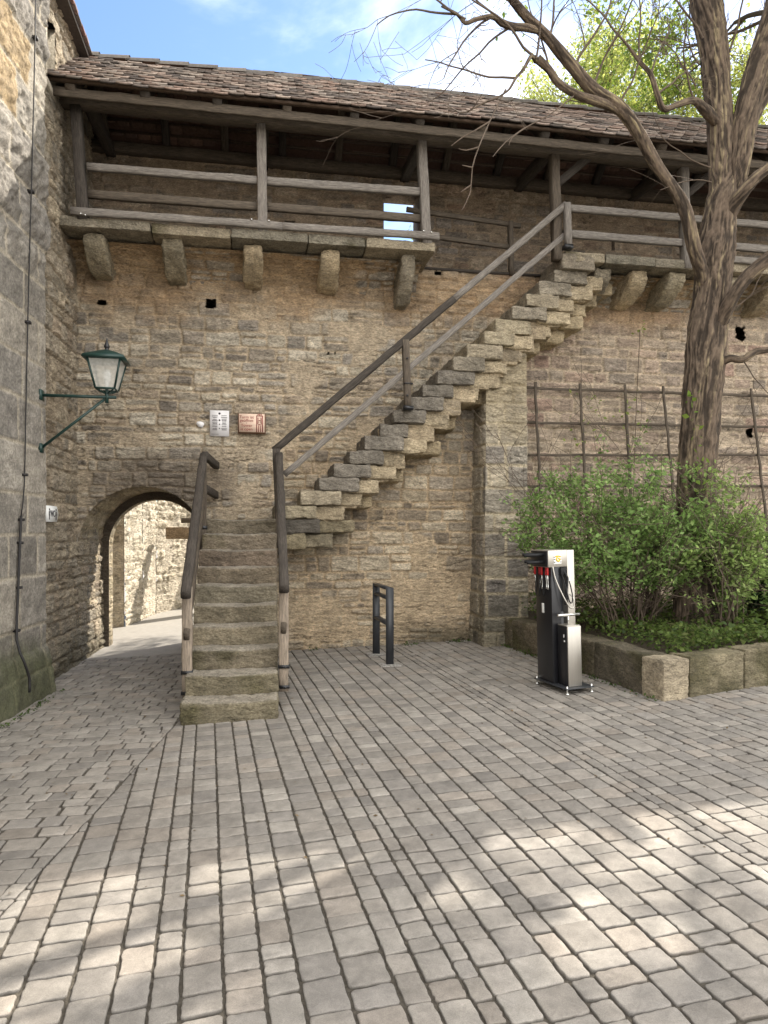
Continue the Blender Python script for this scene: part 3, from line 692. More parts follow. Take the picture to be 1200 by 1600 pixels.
for (px, py) in ((393, 343), (420, 345), (662, 361), (674, 363), (126, 334), (133, 336)):
    im = MB(); q = at(px, py, 8.44); tube(im, [q, q+Vector((0, -.012, 0))], .011, 8); im.build('bolt', M_chrome, cwk)
# rafters, both slopes, ridge
RZ, RY = 7.47, 9.4
k = 0; x = -2.05
while x < XE:
    beam('rafter', (x, 8.2, 6.36), (x, RY, RZ-.10), .10, .10, M_wood_d if k % 3 else M_wood_m, cwk, k)
    beam('rafter', (x, 10.35, 6.50), (x, RY, RZ-.10), .10, .10, M_wood_d if k % 2 else M_wood_m, cwk, k+50)
    x += .78; k += 1
for X in PX[:4]+[PX[4]]:
    beam('tie_beam', (X+.03, 8.5, 6.50), (X+.03, 10.0, 6.62), .12, .13, M_wood_d, cwk, 3)
    beam('knee_brace', (X+.5, 8.57, 6.40), (X+.02, 8.57, 5.98), .05, .10, M_wood_d, cwk, 8) if X > 3 else None
# battens (undersides seen from the court)
bt = MB()
sl1 = Vector((0, RY-8.1, RZ-6.40)); sl2 = Vector((0, RY-10.45, RZ-6.50))
for k in range(10):
    for base, sv in (((0, 8.1, 6.40), sl1), ((0, 10.45, 6.50), sl2)):
        p = Vector(base)+sv*(k+.4)/10; bt.box((-2.3, p.y-.025, p.z-.035), (XE, p.y+.025, p.z-.008), (.10, .07, .05))
bt.build('battens', M_tile, cwk)
# thin dark sheet added under the tiles to stop light leaking between them
rl = MB(); rl.add([(-2.3, 8.12, 6.405), (XE, 8.12, 6.405), (XE, RY, RZ-.012), (-2.3, RY, RZ-.012), (-2.3, 10.42, 6.505), (XE, 10.42, 6.505)], [(0, 1, 2, 3), (3, 2, 5, 4)], (.10, .06, .045))
rl.build('leak_sheet', M_tile, cwk)
# tiles
def tiles(base, sv, nrow, name, sgn, colf, dense=1):
    m = MB(); g = random.Random(5+sgn); rowL = sv.length/nrow; d = sv.normalized(); nrm = Vector((0, -d.z*sgn, abs(d.y))) ; nrm.normalize()
    for r in range(nrow):
        x = -2.42 + (.085 if r % 2 else 0) + (0)
        while x < XE:
            wdt = .168; sag = .014*math.sin(x*.9)+.010*math.sin(x*2.3+1)
            p = Vector(base)+d*(r*rowL)+Vector((x, 0, sag)); g1 = g.uniform(-.006, .006); th = .026
            lift = .046+g.uniform(-.005, .009); ln_ = rowL+.07
            sx0 = g.uniform(-.004, .004); rot = g.uniform(-.03, .03)
            prof = [(0, .022), (.03, .006), (wdt*.5-.03, -.004), (wdt*.5+.03, -.004), (wdt-.03, .006), (wdt, .022)]
            vs_ = []
            for dz in (0, -th):
                for (a, b) in prof: vs_.append(p+Vector((a+sx0, 0, 0))+d*(b+g1+rot*a)+nrm*(lift+dz))
                for (a, b) in prof: vs_.append(p+Vector((a+sx0, 0, 0))+d*(ln_)+nrm*(.006+dz))
            f = [[i, i+1, 7+i, 6+i] for i in range(5)]+[[12+i+1, 12+i, 18+i, 19+i] for i in range(5)]+[[i, 12+i, 13+i, i+1] for i in range(5)]+[[0, 6, 18, 12], [5, 17, 23, 11]]
            m.add([tuple(v) for v in vs_], f, colf(g)); x += wdt+.004
    return m
TC = [(.12,.095,.08), (.16,.125,.105), (.10,.085,.075), (.19,.155,.13), (.15,.11,.09), (.17,.145,.125), (.085,.072,.065)]
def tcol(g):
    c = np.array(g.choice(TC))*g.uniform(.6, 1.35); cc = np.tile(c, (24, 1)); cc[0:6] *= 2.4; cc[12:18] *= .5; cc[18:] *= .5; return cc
def tcolr(g): return np.array(g.choice([(.15, .095, .07), (.13, .085, .068), (.18, .11, .08)]))*g.uniform(.7, 1.2)
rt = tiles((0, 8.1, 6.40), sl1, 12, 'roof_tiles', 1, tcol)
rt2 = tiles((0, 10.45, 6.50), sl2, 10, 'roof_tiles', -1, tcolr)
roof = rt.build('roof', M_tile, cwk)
rt2.build('rear_slope', M_tile, roof)
rc = MB(); g = random.Random(4); x = -2.4
while x < XE:
    lnr = .36; v = []
    for i, (xx, rr_, dz) in enumerate(((x, .085, .0), (x+lnr+.05, .10, .012))):
        for a in range(9):
            t = math.pi*a/8; v.append((xx, RY+rr_*math.cos(t), RZ-.02+dz+rr_*.9*math.sin(t)+g.uniform(-.003, .003)))
    rc.add(v, [[a, a+1, 10+a, 9+a] for a in range(8)], np.array((.13, .115, .10))*g.uniform(.8, 1.3)); x += lnr
rc.build('ridge_tiles', M_tile, roof)
# floor slabs and brackets
g = random.Random(8)
def slab_run(xs, z0, z1, y0):
    for a, b in zip(xs[:-1], xs[1:]):
        m = MB(); y0_ = y0+g.uniform(-.02, .02)
        rblock(m, ((a+b)/2, (y0_+9.32)/2, (z0+z1)/2+g.uniform(-.006, .006)), ((b-a)/2-.004, (9.32-y0_)/2, (z1-z0)/2), .015, .02, g.randint(1, 400), g.choice([(.27, .235, .175), (.23, .205, .155), (.34, .285, .20)]), step=.035, moss=.15)
        m.build('floor_slab', M_step, cwk, smooth=True)
slab_run([-2.24, -1.25, -.35, .55, 1.25, 2.11], 4.985, 5.10, 8.50)
slab_run([3.80, 4.35, 5.05, 5.75, 6.7, 7.7, 8.7], 4.99, 5.11, 8.50)
def coving(x0, x1, sd):
    m = MB(); n_ = (math.pi/2)
    def fp(u, v):
        t = v/.62*n_; P = np.stack([x0+u, 9.25-.46*(1-np.cos(t)), 4.955-.30*(1-np.sin(t))], -1); N = np.stack([0*u, -np.sin(t)*.3-.7, -np.ones_like(u)*.6], -1); return P, N
    def fn(u, v):
        h, c = rubble(u+sd, v+.3, Lw, 300+sd, plaster=.62, depth=.03, tex=.05, mortar=(.44, .31, .18))
        k = sst(0, .10, v)*sst(.62, .52, v)
        return h*k*.9+.03*fbm(u*4, v*4, 3, sd)*k, c*(1+.5*fbm(u*5, v*8, 3, sd+4))[..., None]
    surf(m, fp, x1-x0, .62, .02, fn); m.build('coving', M_wall, cwk, smooth=True)
coving(-2.3, 2.02, 3); coving(3.95, 8.8, 7)
fl = MB(); fl.box((-2.3, 8.7, 5.085), (2.0, 9.99, 5.10), (.16, .13, .1)); fl.box((1.99, 9.2, 5.03), (3.9, 9.99, 5.06), (.16, .13, .1)); fl.box((3.9, 8.7, 5.09), (XE, 9.99, 5.105), (.16, .13, .1)); fl.box((8.7, 8.5, 4.97), (XE, 8.72, 5.10), (.2, .17, .13))
fl.build('walkway_floor', M_wood_d, cwk)
def bracket(px, i, yaw=0, wd=.115, drop=.34, fx=None):
    X = fx if fx is not None else at(px, 400, 8.7).x; m = MB()
    def fn(P, h):
        P = P.copy(); low = np.clip((h[2]*.5-P[:, 2])/(1.5*h[2]), 0, 1); fr = np.clip((h[1]-P[:, 1])/(2*h[1]), 0, 1)
        P[:, 1] += fr*low**1.8*.42; return P
    col = g.choice([(.40, .325, .215), (.34, .29, .20), (.28, .24, .175), (.45, .36, .235)])
    rblock(m, (X, 8.98, 4.98-drop/2), (wd, .36, drop/2), .03, .05, i*17+3, col, yaw, step=.025, cvar=.8, fn=fn)
    m.build('bracket', M_step, cwk, smooth=True)
for i, px in enumerate((148, 270, 395, 516)): bracket(px, i)
bracket(637, 5, .0, .08, .50)
for i, px in enumerate((938, 996, 1053)): bracket(px, i+9)
for i, X in enumerate((6.3, 6.95, 7.6, 8.3)): bracket(0, i+14, fx=X)
# ================================================================== STAIRCASE
stc = thing('stone_staircase', 'worn stone staircase turning right and climbing the wall to the walkway', 'staircase', (.0, 8.0, 0))
g = random.Random(5)
NL = 10; H1 = .17
yb = 5.93
# (front Y, left x, right x) measured for each lower step
import bisect
L_tab = [(282, 435, 1097), (288, 435, 1050), (295, 435, 1012), (299, 434, 975), (302, 433, 944), (304, 433, 917), (307, 433, 889), (310, 433, 861), (316, 432, 835), (321, 432, 806)]
def wornf(P, h):
    P = P.copy(); top = sst(.2, 1, P[:, 2]/h[2]); fr = sst(-.3, -1, P[:, 1]/h[1]); P[:, 2] -= .018*top*(.4+.6*fr)*np.exp(-(P[:, 0]/.28)**2); return P
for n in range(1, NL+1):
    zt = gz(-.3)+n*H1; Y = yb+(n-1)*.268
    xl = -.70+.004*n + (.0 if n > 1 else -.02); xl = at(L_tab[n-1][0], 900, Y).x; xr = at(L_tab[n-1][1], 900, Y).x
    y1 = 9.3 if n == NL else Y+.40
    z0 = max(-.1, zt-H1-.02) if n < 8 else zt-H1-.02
    m = MB(); rblock(m, ((xl+xr)/2, (Y+y1)/2, (z0+zt)/2), ((xr-xl)/2, (y1-Y)/2, (zt-z0)/2), .014, .022, n*31, (.205+.02*g.random(), .172+.015*g.random(), .128) if n > 2 else (.21, .18, .12), step=.018, cvar=.9, moss=.26 if n < 4 else .08, fn=wornf, top_tone=(.36, .32, .26))
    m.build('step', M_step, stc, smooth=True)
    if n > 1:      # masonry under the step
        m = MB(); rblock(m, ((xl+xr)/2, (Y+.12+9.3)/2, (z0-.12)/2-.03), ((xr-xl)/2-.03, (9.3-Y-.12)/2, (z0+.10)/2), .01, .015, n*7, (.22, .18, .125), step=.09, cvar=.5)
        if n in (2, 4, 6, 8, 10): m.build('core_masonry', M_step, stc, smooth=True)
Z10 = gz(-.3)+NL*H1
mcore = MB()
Lu = Layout(77, 6, 6, (.17, .18), (.2, .4), 0)
NU = 19; dz = (5.06-Z10)/20; X1 = at(446, 780, 8.6).x; DXs = (at(884, 390, 8.6).x-X1)/19
for k in range(1, NU+1):
    zt = Z10+dz*k; x = X1+DXs*(k-1)+g.uniform(-.02, .02)
    ln_ = g.uniform(.36, .50); yf = 8.55+g.uniform(-.03, .04)
    dark = g.random() < (.6 if k < 11 else .2)
    col = (.21, .185, .15) if dark else g.choice([(.35, .295, .21), (.42, .355, .245), (.29, .25, .19)])
    m = MB(); rblock(m, (x+ln_/2, (yf+9.3)/2, zt-dz/2+.004), (ln_/2, (9.3-yf)/2, dz/2*g.uniform(.92, 1.04)), .018, .036, k*13+5, col, step=.022, cvar=.8, fn=None)
    m.build('step', M_step, stc, smooth=True)
    rblock(mcore, (x+.36, 8.985, zt-dz/2-.03), (.345, .335, dz/2+.005), .02, .03, k*3, (.45, .36, .24), step=.035, cvar=.6)
    l2 = g.uniform(.26, .40); y2 = yf+.05+g.uniform(0, .05); x2 = x+ln_-.03
    m = MB(); rblock(m, (x2+l2/2-.04, (y2+9.3)/2, zt-dz/2-.01), (l2/2+.04, (9.3-y2)/2, dz/2*g.uniform(.88, 1.05)), .022, .045, k*29+2, g.choice([(.43, .35, .235), (.37, .30, .20), (.48, .39, .26), (.32, .26, .18)]), step=.024, cvar=.7)
    m.build('support_stone', M_step, stc, smooth=True)
    if k % 2 == 0 or k > 12:
        l3 = g.uniform(.14, .26); y3 = y2+.12+g.uniform(0, .1); x3 = x2+l2-.05
        m = MB(); rblock(m, (x3+l3/2, (y3+9.3)/2, zt-dz/2-.02), (l3/2+.04, (9.3-y3)/2, dz/2), .03, .04, k*41+2, g.choice([(.45, .36, .23), (.39, .31, .195)]), step=.03, cvar=.7)
        m.build('support_stone', M_step, stc, smooth=True)
mcore.build('bedding_mortar', M_step, stc, smooth=True)
m = MB(); x = X1-.12                      # block closing the landing side below the first steps
for i, (xa, xb, za, zb, yy) in enumerate([(.14, .52, Z10-.36, Z10-.17, 8.58), (.40, .86, Z10-.34, Z10-.17, 8.66), (.14, .70, Z10-.17, Z10-.0, 8.56), (.66, 1.12, Z10-.16, Z10-.01, 8.64), (.15, .42, Z10-.0, Z10+dz, 8.57)]):
    rblock(m, ((xa+xb)/2, (yy+9.3)/2, (za+zb)/2), ((xb-xa)/2, (9.3-yy)/2, (zb-za)/2), .025, .035, i*9+70, [(.30, .25, .16), (.26, .22, .15), (.12, .105, .085)][i % 3], step=.024, cvar=.7)
m.build('landing_stones', M_step, stc, smooth=True)
m = MB(); rblock(m, (3.98, 8.9, 4.98), (.22, .42, .10), .02, .03, 7, (.26, .22, .165), step=.025); m.build('top_landing', M_step, stc, smooth=True)
# ------------------------------------------------------------------ railings
def bolt(mbd, p, r=.014, ax='x'):
    p = Vector(p); d = Vector((1, 0, 0)) if ax == 'x' else Vector((0, -1, 0)); tube(mbd, [p, p+d*.02], r, 8)
def lower_rail(name_label, base_px, top_px, side, grp):
    (bx, by, bY), (tx_, ty, tY) = base_px, top_px
    a = at(bx, by, bY); b = at(tx_, ty, tY)
    th = thing('stair_railing', name_label, 'railing', (a.x, bY+.1, 0), 0, None)
    beam('handrail', a, b, .085, .085, M_wood_d, th, side+3, bev=.014)
    xo = a.x+(.0)
    d = (b-a)
    def on(t, dzz): p = a+d*t; return Vector((p.x, p.y, p.z+dzz))
    for t, zf in ((.07, .12), (.93, 1.35)):
        p = on(t, -.04); beam('post', (p.x, p.y, gz(p.x)+zf), p, .085, .075, M_wood_l if t < .5 else M_wood_m, th, 4)
    p0 = on(.04, -.42); p1 = on(.96, -.42); beam('mid_rail', (p0.x-side*.0, p0.y, p0.z), p1, .05, .085, M_wood_m, th, 6)
    for zf in (.16, .34):
        im = MB(); p = on(.07, 0); im.box((p.x-.05, p.y-.05, gz(p.x)+zf-.012), (p.x+.05, p.y+.05, gz(p.x)+zf+.016)); bolt(im, (p.x+.01, p.y-.05, gz(p.x)+zf), .012, 'y'); im.build('bolt_plate', M_black, th)
    for dz_ in (-.55, -.85): im = MB(); p = on(.80, dz_); im.box((p.x-.02, p.y-.02, p.z-.02), (p.x+.07, p.y+.05, p.z+.02)); im.build('bolt_plate', M_black, th)
    return th, a, b
tL, aL, bL = lower_rail('dark wooden railing on the left side of the lower stone steps, nearest the archway', (290, 930, 6.25), (318, 712, 8.45), 1, None)
beam('wall_rail', bL+Vector((.02, -.02, 0)), bL+Vector((.10, .82, -.04)), .07, .09, M_wood_d, tL, 2)
beam('wall_rail', bL+Vector((.02, -.02, -.38)), bL+Vector((.10, .82, -.42)), .06, .09, M_wood_d, tL, 3)
tR, aR, bR = lower_rail('dark wooden railing on the right side of the lower stone steps', (444, 921, 6.25), (436, 712, 8.42), -1, None)
ur = thing('stair_railing', 'long sloping wooden railing of the upper flight from landing to walkway', 'railing', (.2, 8.45, Z10))
a = at(428, 704, 8.47); b = at(884, 320, 8.47)
mid = a+(b-a)*.60
beam('handrail', a, mid, .075, .085, M_wood_d, ur, 5, bev=.012); beam('handrail', mid, b, .075, .08, M_wood, ur, 6, bev=.012)
a2 = at(444, 742, 8.50); b2_ = at(884, 366, 8.50); beam('mid_rail', a2, b2_, .035, .072, M_wood, ur, 8)
beam('newel_post', (a.x+.06, 8.47, Z10-.05), (a.x+.03, 8.47, a.z+.02), .09, .085, M_wood_d, ur, 3)
p = at(637, 635, 8.47); t = at(633, 532, 8.47); beam('post', p, t, .08, .095, M_wood_m, ur, 3)
p = at(888, 386, 8.44); t = at(885, 318, 8.44); beam('newel_post', p, t, .08, .09, M_wood, ur, 4)
im = MB(); p = at(637, 637, 8.47); im.box((p.x-.06, 8.41, p.z-.03), (p.x+.06, 8.53, p.z+.015)); im.build('bolt_plate', M_black, ur)
im = MB(); q = at(637, 600, 8.47); im.box((q.x-.055, 8.42, q.z-.008), (q.x+.055, 8.52, q.z+.008)); im.build('strap', M_black, ur)
for s in (560, 618): im = MB(); bolt(im, at(636, s, 8.42), .012, 'y'); im.build('bolt', M_black, ur)
im = MB(); p = at(887, 386, 8.44); im.box((p.x-.055, 8.39, p.z-.03), (p.x+.055, 8.49, p.z+.02)); im.build('bolt_plate', M_black, ur)
# ================================================================== LANTERN
pl_ = at(70, 617, 7.5); LX = at(167, 600, 7.5).x
lt = thing('wall_lantern', 'green metal lantern with frosted panes on an arm fixed to the tower corner', 'lantern', (-2.15, 7.5, 2.9))
Zb = at(150, 620, 7.5).z
mm = MB(); tube(mm, [(-2.14, 7.5, Zb), (LX+.09, 7.5, Zb)], .016, 8); mm.box((-2.16, 7.45, Zb-.05), (-2.13, 7.55, Zb+.05)); mm.build('bracket_arm', M_green, lt)
mm = MB(); tube(mm, [(-2.14, 7.5, Zb-.52), (LX-.02, 7.5, Zb-.02)], .014, 8); mm.box((-2.16, 7.46, Zb-.57), (-2.13, 7.54, Zb-.48)); mm.build('brace', M_green, lt)
hb, ht_, wb, wt = Zb+.075, Zb+.365, .09, .155
fr = MB(); lx, ly = LX, 7.5
def cor(wd, z): return [Vector((lx-wd, ly-wd, z)), Vector((lx+wd, ly-wd, z)), Vector((lx+wd, ly+wd, z)), Vector((lx-wd, ly+wd, z))]
cb, ct = cor(wb, hb), cor(wt, ht_)
for i in range(4):
    tube(fr, [cb[i], ct[i]], .011, 4); tube(fr, [cb[i], cb[(i+1) % 4]], .012, 4); tube(fr, [ct[i], ct[(i+1) % 4]], .012, 4)
    tube(fr, [cb[i], Vector((lx, ly, Zb+.03))], .008, 5)
tube(fr, [(lx, ly, Zb-.06), (lx, ly, Zb+.10)], .018, 8); fr.build('frame', M_green, lt)
pn = MB()
for i in range(4):
    A, B, C_, D_ = cb[i], cb[(i+1) % 4], ct[(i+1) % 4], ct[i]; pn.add([tuple(A), tuple(B), tuple(C_), tuple(D_)], [(0, 1, 2, 3)])
pn.build('glass_panes', M_glass, lt)
rfm = MB(); e0, e1, e2 = cor(.20, ht_-.004), cor(.192, ht_+.022), cor(.03, ht_+.105)
vv = [tuple(p) for p in e0+e1+e2]; rfm.add(vv, [[i, (i+1) % 4, 4+(i+1) % 4, 4+i] for i in range(4)]+[[4+i, 4+(i+1) % 4, 8+(i+1) % 4, 8+i] for i in range(4)]+[[8, 9, 10, 11], [3, 2, 1, 0]])
rfm.build('lamp_roof', M_green, lt)
fi = MB(); tube(fi, [(lx, ly, ht_+.10), (lx, ly, ht_+.12), (lx, ly, ht_+.14), (lx, ly, ht_+.165), (lx, ly, ht_+.19), (lx, ly, ht_+.225)], [.03, .018, .03, .022, .012, .004], 10, step=.01); fi.build('finial', M_black, lt)
bb = MB(); tube(bb, [(lx, ly, hb+.0), (lx, ly, hb+.06), (lx, ly, hb+.08), (lx, ly, hb+.13), (lx, ly, hb+.18), (lx, ly, hb+.20)], [.02, .02, .03, .045, .03, .005], 12, step=.01); bb.build('bulb', M_white, lt, smooth=True)
# ================================================================== SIGNS
def sheet(name, x0, x1, z0, z1, y, th, m, parent, bev=0):
    mb = MB(); mb.box((x0, y, z0), (x1, y+th, z1)); return mb.build(name, m, parent)
RX = Matrix.Rotation(R(90), 4, 'X')
a = at(328, 641, 9.20); b = at(358, 682, 9.20)
ns = thing('notice_sheet', 'white rectangular notice with two columns of small print on the wall', 'notice', (a.x, 9.2, b.z))
sheet('sheet', a.x, b.x, b.z, a.z, 9.195, .012, M_paper, ns)
pr = MB(); W_ = b.x-a.x; Hh = a.z-b.z; g = random.Random(2)
for cx0 in (.10, .58):
    z = .80
    for blk in (1, 2, 3, 3, 2, 3):
        for l in range(blk):
            wl = .32*g.uniform(.6, 1); pr.box((a.x+W_*(cx0+(.32-wl)/2), 9.1925, b.z+Hh*z), (a.x+W_*(cx0+(.32-wl)/2+wl), 9.1945, b.z+Hh*(z+.014))); z -= .032
        z -= .030
pr.box((a.x+W_*.08, 9.1925, b.z+Hh*.07), (a.x+W_*.45, 9.1945, b.z+Hh*.082))
for zc, r_ in ((.88, .045), (.62, .04), (.46, .04), (.30, .04)):
    v = [(a.x+W_*.5+W_*r_*1.3*math.cos(t*math.pi/(6 if zc > .5 else 1.5)+(.5*math.pi)), 9.1925, b.z+Hh*zc+W_*r_*1.3*math.sin(t*math.pi/(6 if zc > .5 else 1.5)+.5*math.pi)) for t in range(12 if zc > .5 else 3)]
    pr.add(v, [list(range(len(v)))])
pr.build('print', M_ink, ns)
a = at(372, 646, 9.20); b = at(415, 678, 9.20)
ws = thing('wooden_sign', 'small pinkish wooden board with red lettering about the open tower', 'sign', (a.x, 9.2, b.z))
sheet('frame', a.x, b.x, b.z, a.z, 9.18, .03, M_frame, ws)
W_ = b.x-a.x; Hh = a.z-b.z
sheet('board', a.x+.012, b.x-.012, b.z+.014, a.z-.006, 9.165, .014, M_board, ws)
for i, (s, zz, sz) in enumerate((('Turm ist', .80, .052), ('ge\u00f6ffnet', .63, .052), ('\u2022', .50, .04), ('Tower', .38, .052), ('is open', .20, .052))):
    text_mesh('lettering', s, sz, M_inkr, ws, Matrix.Translation((a.x+W_*.31, 9.163, b.z+Hh*zz)) @ RX)
tm = MB(); x0 = a.x+W_*.66; x1 = a.x+W_*.90
for (xa, xb, za, zb) in ((0, .12, .06, .86), (.88, 1, .06, .86), (.3, .4, .06, .40), (.6, .7, .06, .40), (.18, .26, .45, .80), (.74, .82, .45, .80), (0, 1, .86, .90), (.3, .7, .42, .46), (.35, .65, .62, .66), (.34, .40, .5, .8), (.6, .66, .5, .8), (.2, .35, .92, .97), (.45, .55, .90, .99), (.65, .8, .92, .97)):
    tm.box((x0+(x1-x0)*xa, 9.1625, b.z+Hh*za), (x0+(x1-x0)*xb, 9.1648, b.z+Hh*zb))
tm.build('tower_emblem', M_inkr, ws)
pc = MB(); p = at(313, 663, 9.2); vv = []
for i in range(11): t = i/11*6.283; vv.append((p.x+.045*math.cos(t)*(1+.2*math.sin(3*t)), 9.20, p.z+.04*math.sin(t)*(1+.15*math.cos(2*t+1))))
pc.add([v for v in vv]+[(v[0], 9.235, v[2]) for v in vv], [list(range(11))]+[[i, 11+i, 11+(i+1) % 11, (i+1) % 11] for i in range(11)]); tag(pc.build('mortar_patch', M_paper), 'small round whitish patch on the wall just left of the white notice', 'patch')
# toilets plate on the rubble face of the tower
tp = atx(76, 802, -2.23); tq = atx(95, 812, -2.23)
wcs = thing('toilet_sign', 'white arrow shaped plate pointing to the toilets, on the tower side', 'sign', tp)
y0, y1, zc = tp.y, tq.y-.02, 1.72; hh = .085
z0c = CZ+(HY-803)*7.6/F
sg = MB(); y0 = 7.93; y1 = 8.25; zc = z0c-.0; pts2 = [(y0, -hh), (y1, -hh), (y1+.08, 0), (y1, hh), (y0, hh)]
sg.add([(-2.20, y, zc+z) for y, z in pts2]+[(-2.26, y, zc+z) for y, z in pts2], [[0, 1, 2, 3, 4], [9, 8, 7, 6, 5]]+[[i, 5+i, 5+(i+1) % 5, (i+1) % 5] for i in range(5)])
sg.build('plate', M_white, wcs)
RXs = Matrix.Rotation(R(90), 4, 'Z') @ RX
text_mesh('lettering', 'WC', .10, M_ink, wcs, Matrix.Translation((-2.197, (y0+y1)/2, zc)) @ RXs)
pg = MB()
for yy in (y0+.04, y1-.035):
    tube(pg, [(-2.199, yy, zc+.045), (-2.195, yy, zc+.045)], .013, 10); pg.box((-2.199, yy-.017, zc-.02), (-2.196, yy+.017, zc+.028)); pg.box((-2.199, yy-.011, zc-.062), (-2.196, yy+.011, zc-.02))
pg.build('figures', M_ink, wcs)
# ================================================================== CABLE on the tower
cb_ = thing('lightning_conductor', 'thin dark conductor cable running down the tower blocks to the paving', 'cable', (tx(7.1)+.05, 7.1, 0))
def tw_pt(px, py, off=.03):
    X = -2.2
    for _ in range(6): p = atx(px, py, X); X = tx(p.y)+off
    return p
cp = [tw_pt(px, py, o) for px, py, o in ((56, -40, .07), (54, 100, .07), (50, 260, .06), (46, 400, .04), (43, 520, .03), (40, 660, .03), (38, 760, .03), (33, 806, .03))]
m = MB(); tube(m, cp, .006, 6, step=.2); m.build('cable', M_cable, cb_)
cp2 = [cp[-1]]+[tw_pt(px, py, o) for px, py, o in ((31, 850, .03), (28, 930, .035), (26, 1000, .05), (38, 1035, .13), (46, 1060, .15), (46, 1082, .16))]
m = MB(); tube(m, cp2, .012, 8, step=.2); m.build('conduit', M_cable, cb_)
for (px, py) in ((54, 60), (48, 300), (43, 504), (38, 742), (33, 812), (31, 848), (29, 918), (26, 985)): p = tw_pt(px, py, .02); m = MB(); m.box((p.x-.03, p.y-.03, p.z-.012), (p.x+.03, p.y+.02, p.z+.012)); m.build('cable_clip', M_cable, cb_)
# ================================================================== BIKE STAND
p1 = at(609, 1043, 7.87); p0 = Vector((p1.x-.04, 8.58, gz(p1.x))); p1.z = gz(p1.x)
bs = thing('bicycle_stand', 'dark grey metal bicycle leaning frame standing on the paving below the upper stairs', 'bicycle stand', (p1.x, 8.2, p1.z))
ht = .87
for p in (p0, p1):
    m = MB(); m.box((p.x-.042, p.y-.02, p.z-.02), (p.x+.042, p.y+.02, p.z+ht)); m.build('upright', M_iron, bs)
for z, h_ in ((ht-.012, .012), (ht-.12, .012), (.46, .014)):
    m = MB(); M2 = frame_m(p0+Vector((0, 0, z)), p1+Vector((0, 0, z))); L_ = (p1-p0).length; m.box((.02, -.036, -h_), (L_-.02, .036, h_), M=M2); m.build('crossbar', M_iron, bs)
m = MB()
for p in (p0, p1): rblock(m, (p.x, p.y, p.z+.0), (.12, .10, .012), .008, .006, 3, (.36, .34, .31), step=.03)
m.build('concrete_footing', M_step, bs)
# ================================================================== REPAIR STATION
rs0 = (2.79, 6.27); RZs = R(10)
rs = thing('bicycle_repair_station', 'black and stainless steel bicycle repair column with pump beside the planter', 'repair station', (rs0[0], rs0[1], gz(2.8)), RZs)
def LW(tilt=0): return Matrix.Translation((rs0[0], rs0[1], gz(2.8))) @ Matrix.Rotation(RZs, 4, 'Z') @ Matrix.Rotation(R(-1.6), 4, 'Y')
RW = LW()
def rpart(name, m_, boxes, tubes=()):
    mb = MB()
    for lo, hi in boxes: mb.box(lo, hi)
    for pts_, r_ in tubes: tube(mb, pts_, r_, 8)
    o = mb.build(name, m_, rs, W=RW)
    if boxes:
        bv = o.modifiers.new('bevel', 'BEVEL'); bv.width = .004; bv.segments = 2; bv.limit_method = 'ANGLE'
    return o
rpart('base_plate', M_iron, [((-.15, -.27, .045), (.15, .27, .057))])
rpart('levelling_feet', M_chrome, [], [([(x, y, 0), (x, y, .075)], .009) for x, y in ((-.13, -.25), (.13, -.25), (-.13, .25), (.13, .25))]+[([(x, y, 0), (x, y, .012)], .02) for x, y in ((-.13, -.25), (.13, -.25), (-.13, .25), (.13, .25))])
rpart('column', M_black, [((-.125, -.03, .058), (-.028, .24, 1.20)), ((-.03, .06, .058), (.06, .24, 1.20)), ((-.03, -.03, .058), (.0, .0, .72))])
rpart('column_front', M_iron, [((-.03, .045, .058), (.045, .0595, 1.18))])
rpart('side_panel', M_steel, [((.047, -.035, .058), (.125, .25, 1.29))])
rpart('head', M_steel, [((-.158, -.037, 1.135), (.046, .25, 1.292))])
rpart('head_side', M_black, [((-.166, -.030, 1.14), (-.159, .245, 1.286))])
rpart('support_arms', M_rubber, [], [([(-.15, .03, 1.252), (-.37, .03, 1.252)], .015), ([(-.15, .03, 1.185), (-.34, .03, 1.185)], .015), ([(-.15, .17, 1.252), (-.30, .17, 1.252)], .015), ([(-.15, .17, 1.185), (-.28, .17, 1.185)], .015)])
rpart('emblem_panel', M_white, [((-.10, -.0395, 1.165), (-.015, -.0378, 1.245))])
em = MB(); tube(em, [(-.085, -.041, 1.235), (-.05, -.041, 1.238), (-.028, -.041, 1.23)], .006, 6); tube(em, [(-.06, -.041, 1.232), (-.072, -.041, 1.205), (-.05, -.041, 1.188), (-.035, -.041, 1.205), (-.05, -.041, 1.218)], .007, 6, step=.01); em.build('emblem', M_yellow, rs, W=RW)
em = MB(); 
for z in (1.178, 1.205, 1.225): em.box((-.098, -.0402, z), (-.084, -.0396, z+.008)); em.box((-.030, -.0402, z), (-.018, -.0396, z+.008))
em.build('emblem_bars', M_black, rs, W=RW)
rpart('decal', M_white, [((.060, -.0365, 1.00), (.078, -.0355, 1.035)), ((.066, -.0365, .975), (.082, -.0355, .99)), ((-.1265, .10, .70), (-.1255, .14, .79)), ((-.0905, -.165, .50), (-.0895, -.150, .53)), ((-.0905, -.175, .46), (-.0895, -.155, .475))])
for i, (x, y) in enumerate(((-.155, .20), (-.15, .09), (-.145, .0), (-.14, .14), (-.13, .05))):
    o = rpart('tool', M_red, [((x-.010, y-.008, 1.06), (x+.010, y+.008, 1.135))], []); o['label'] = 'hanging hand tool with red grip'
    mb = MB(); tube(mb, [(x, y, 1.06), (x+.004, y, .98), (x+.002, y, .93)], [.006, .005, .008], 6); mb.build('tool_tip', M_chrome, o, W=RW)
rpart('tool_cables', M_rubber, [], [([(-.14, y, 1.13), (-.155, y+.01, .98), (-.15, y+.02, .86), (-.135, y+.01, .99), (-.13, y, 1.12)], .005) for y in (.05, .12, .18)])
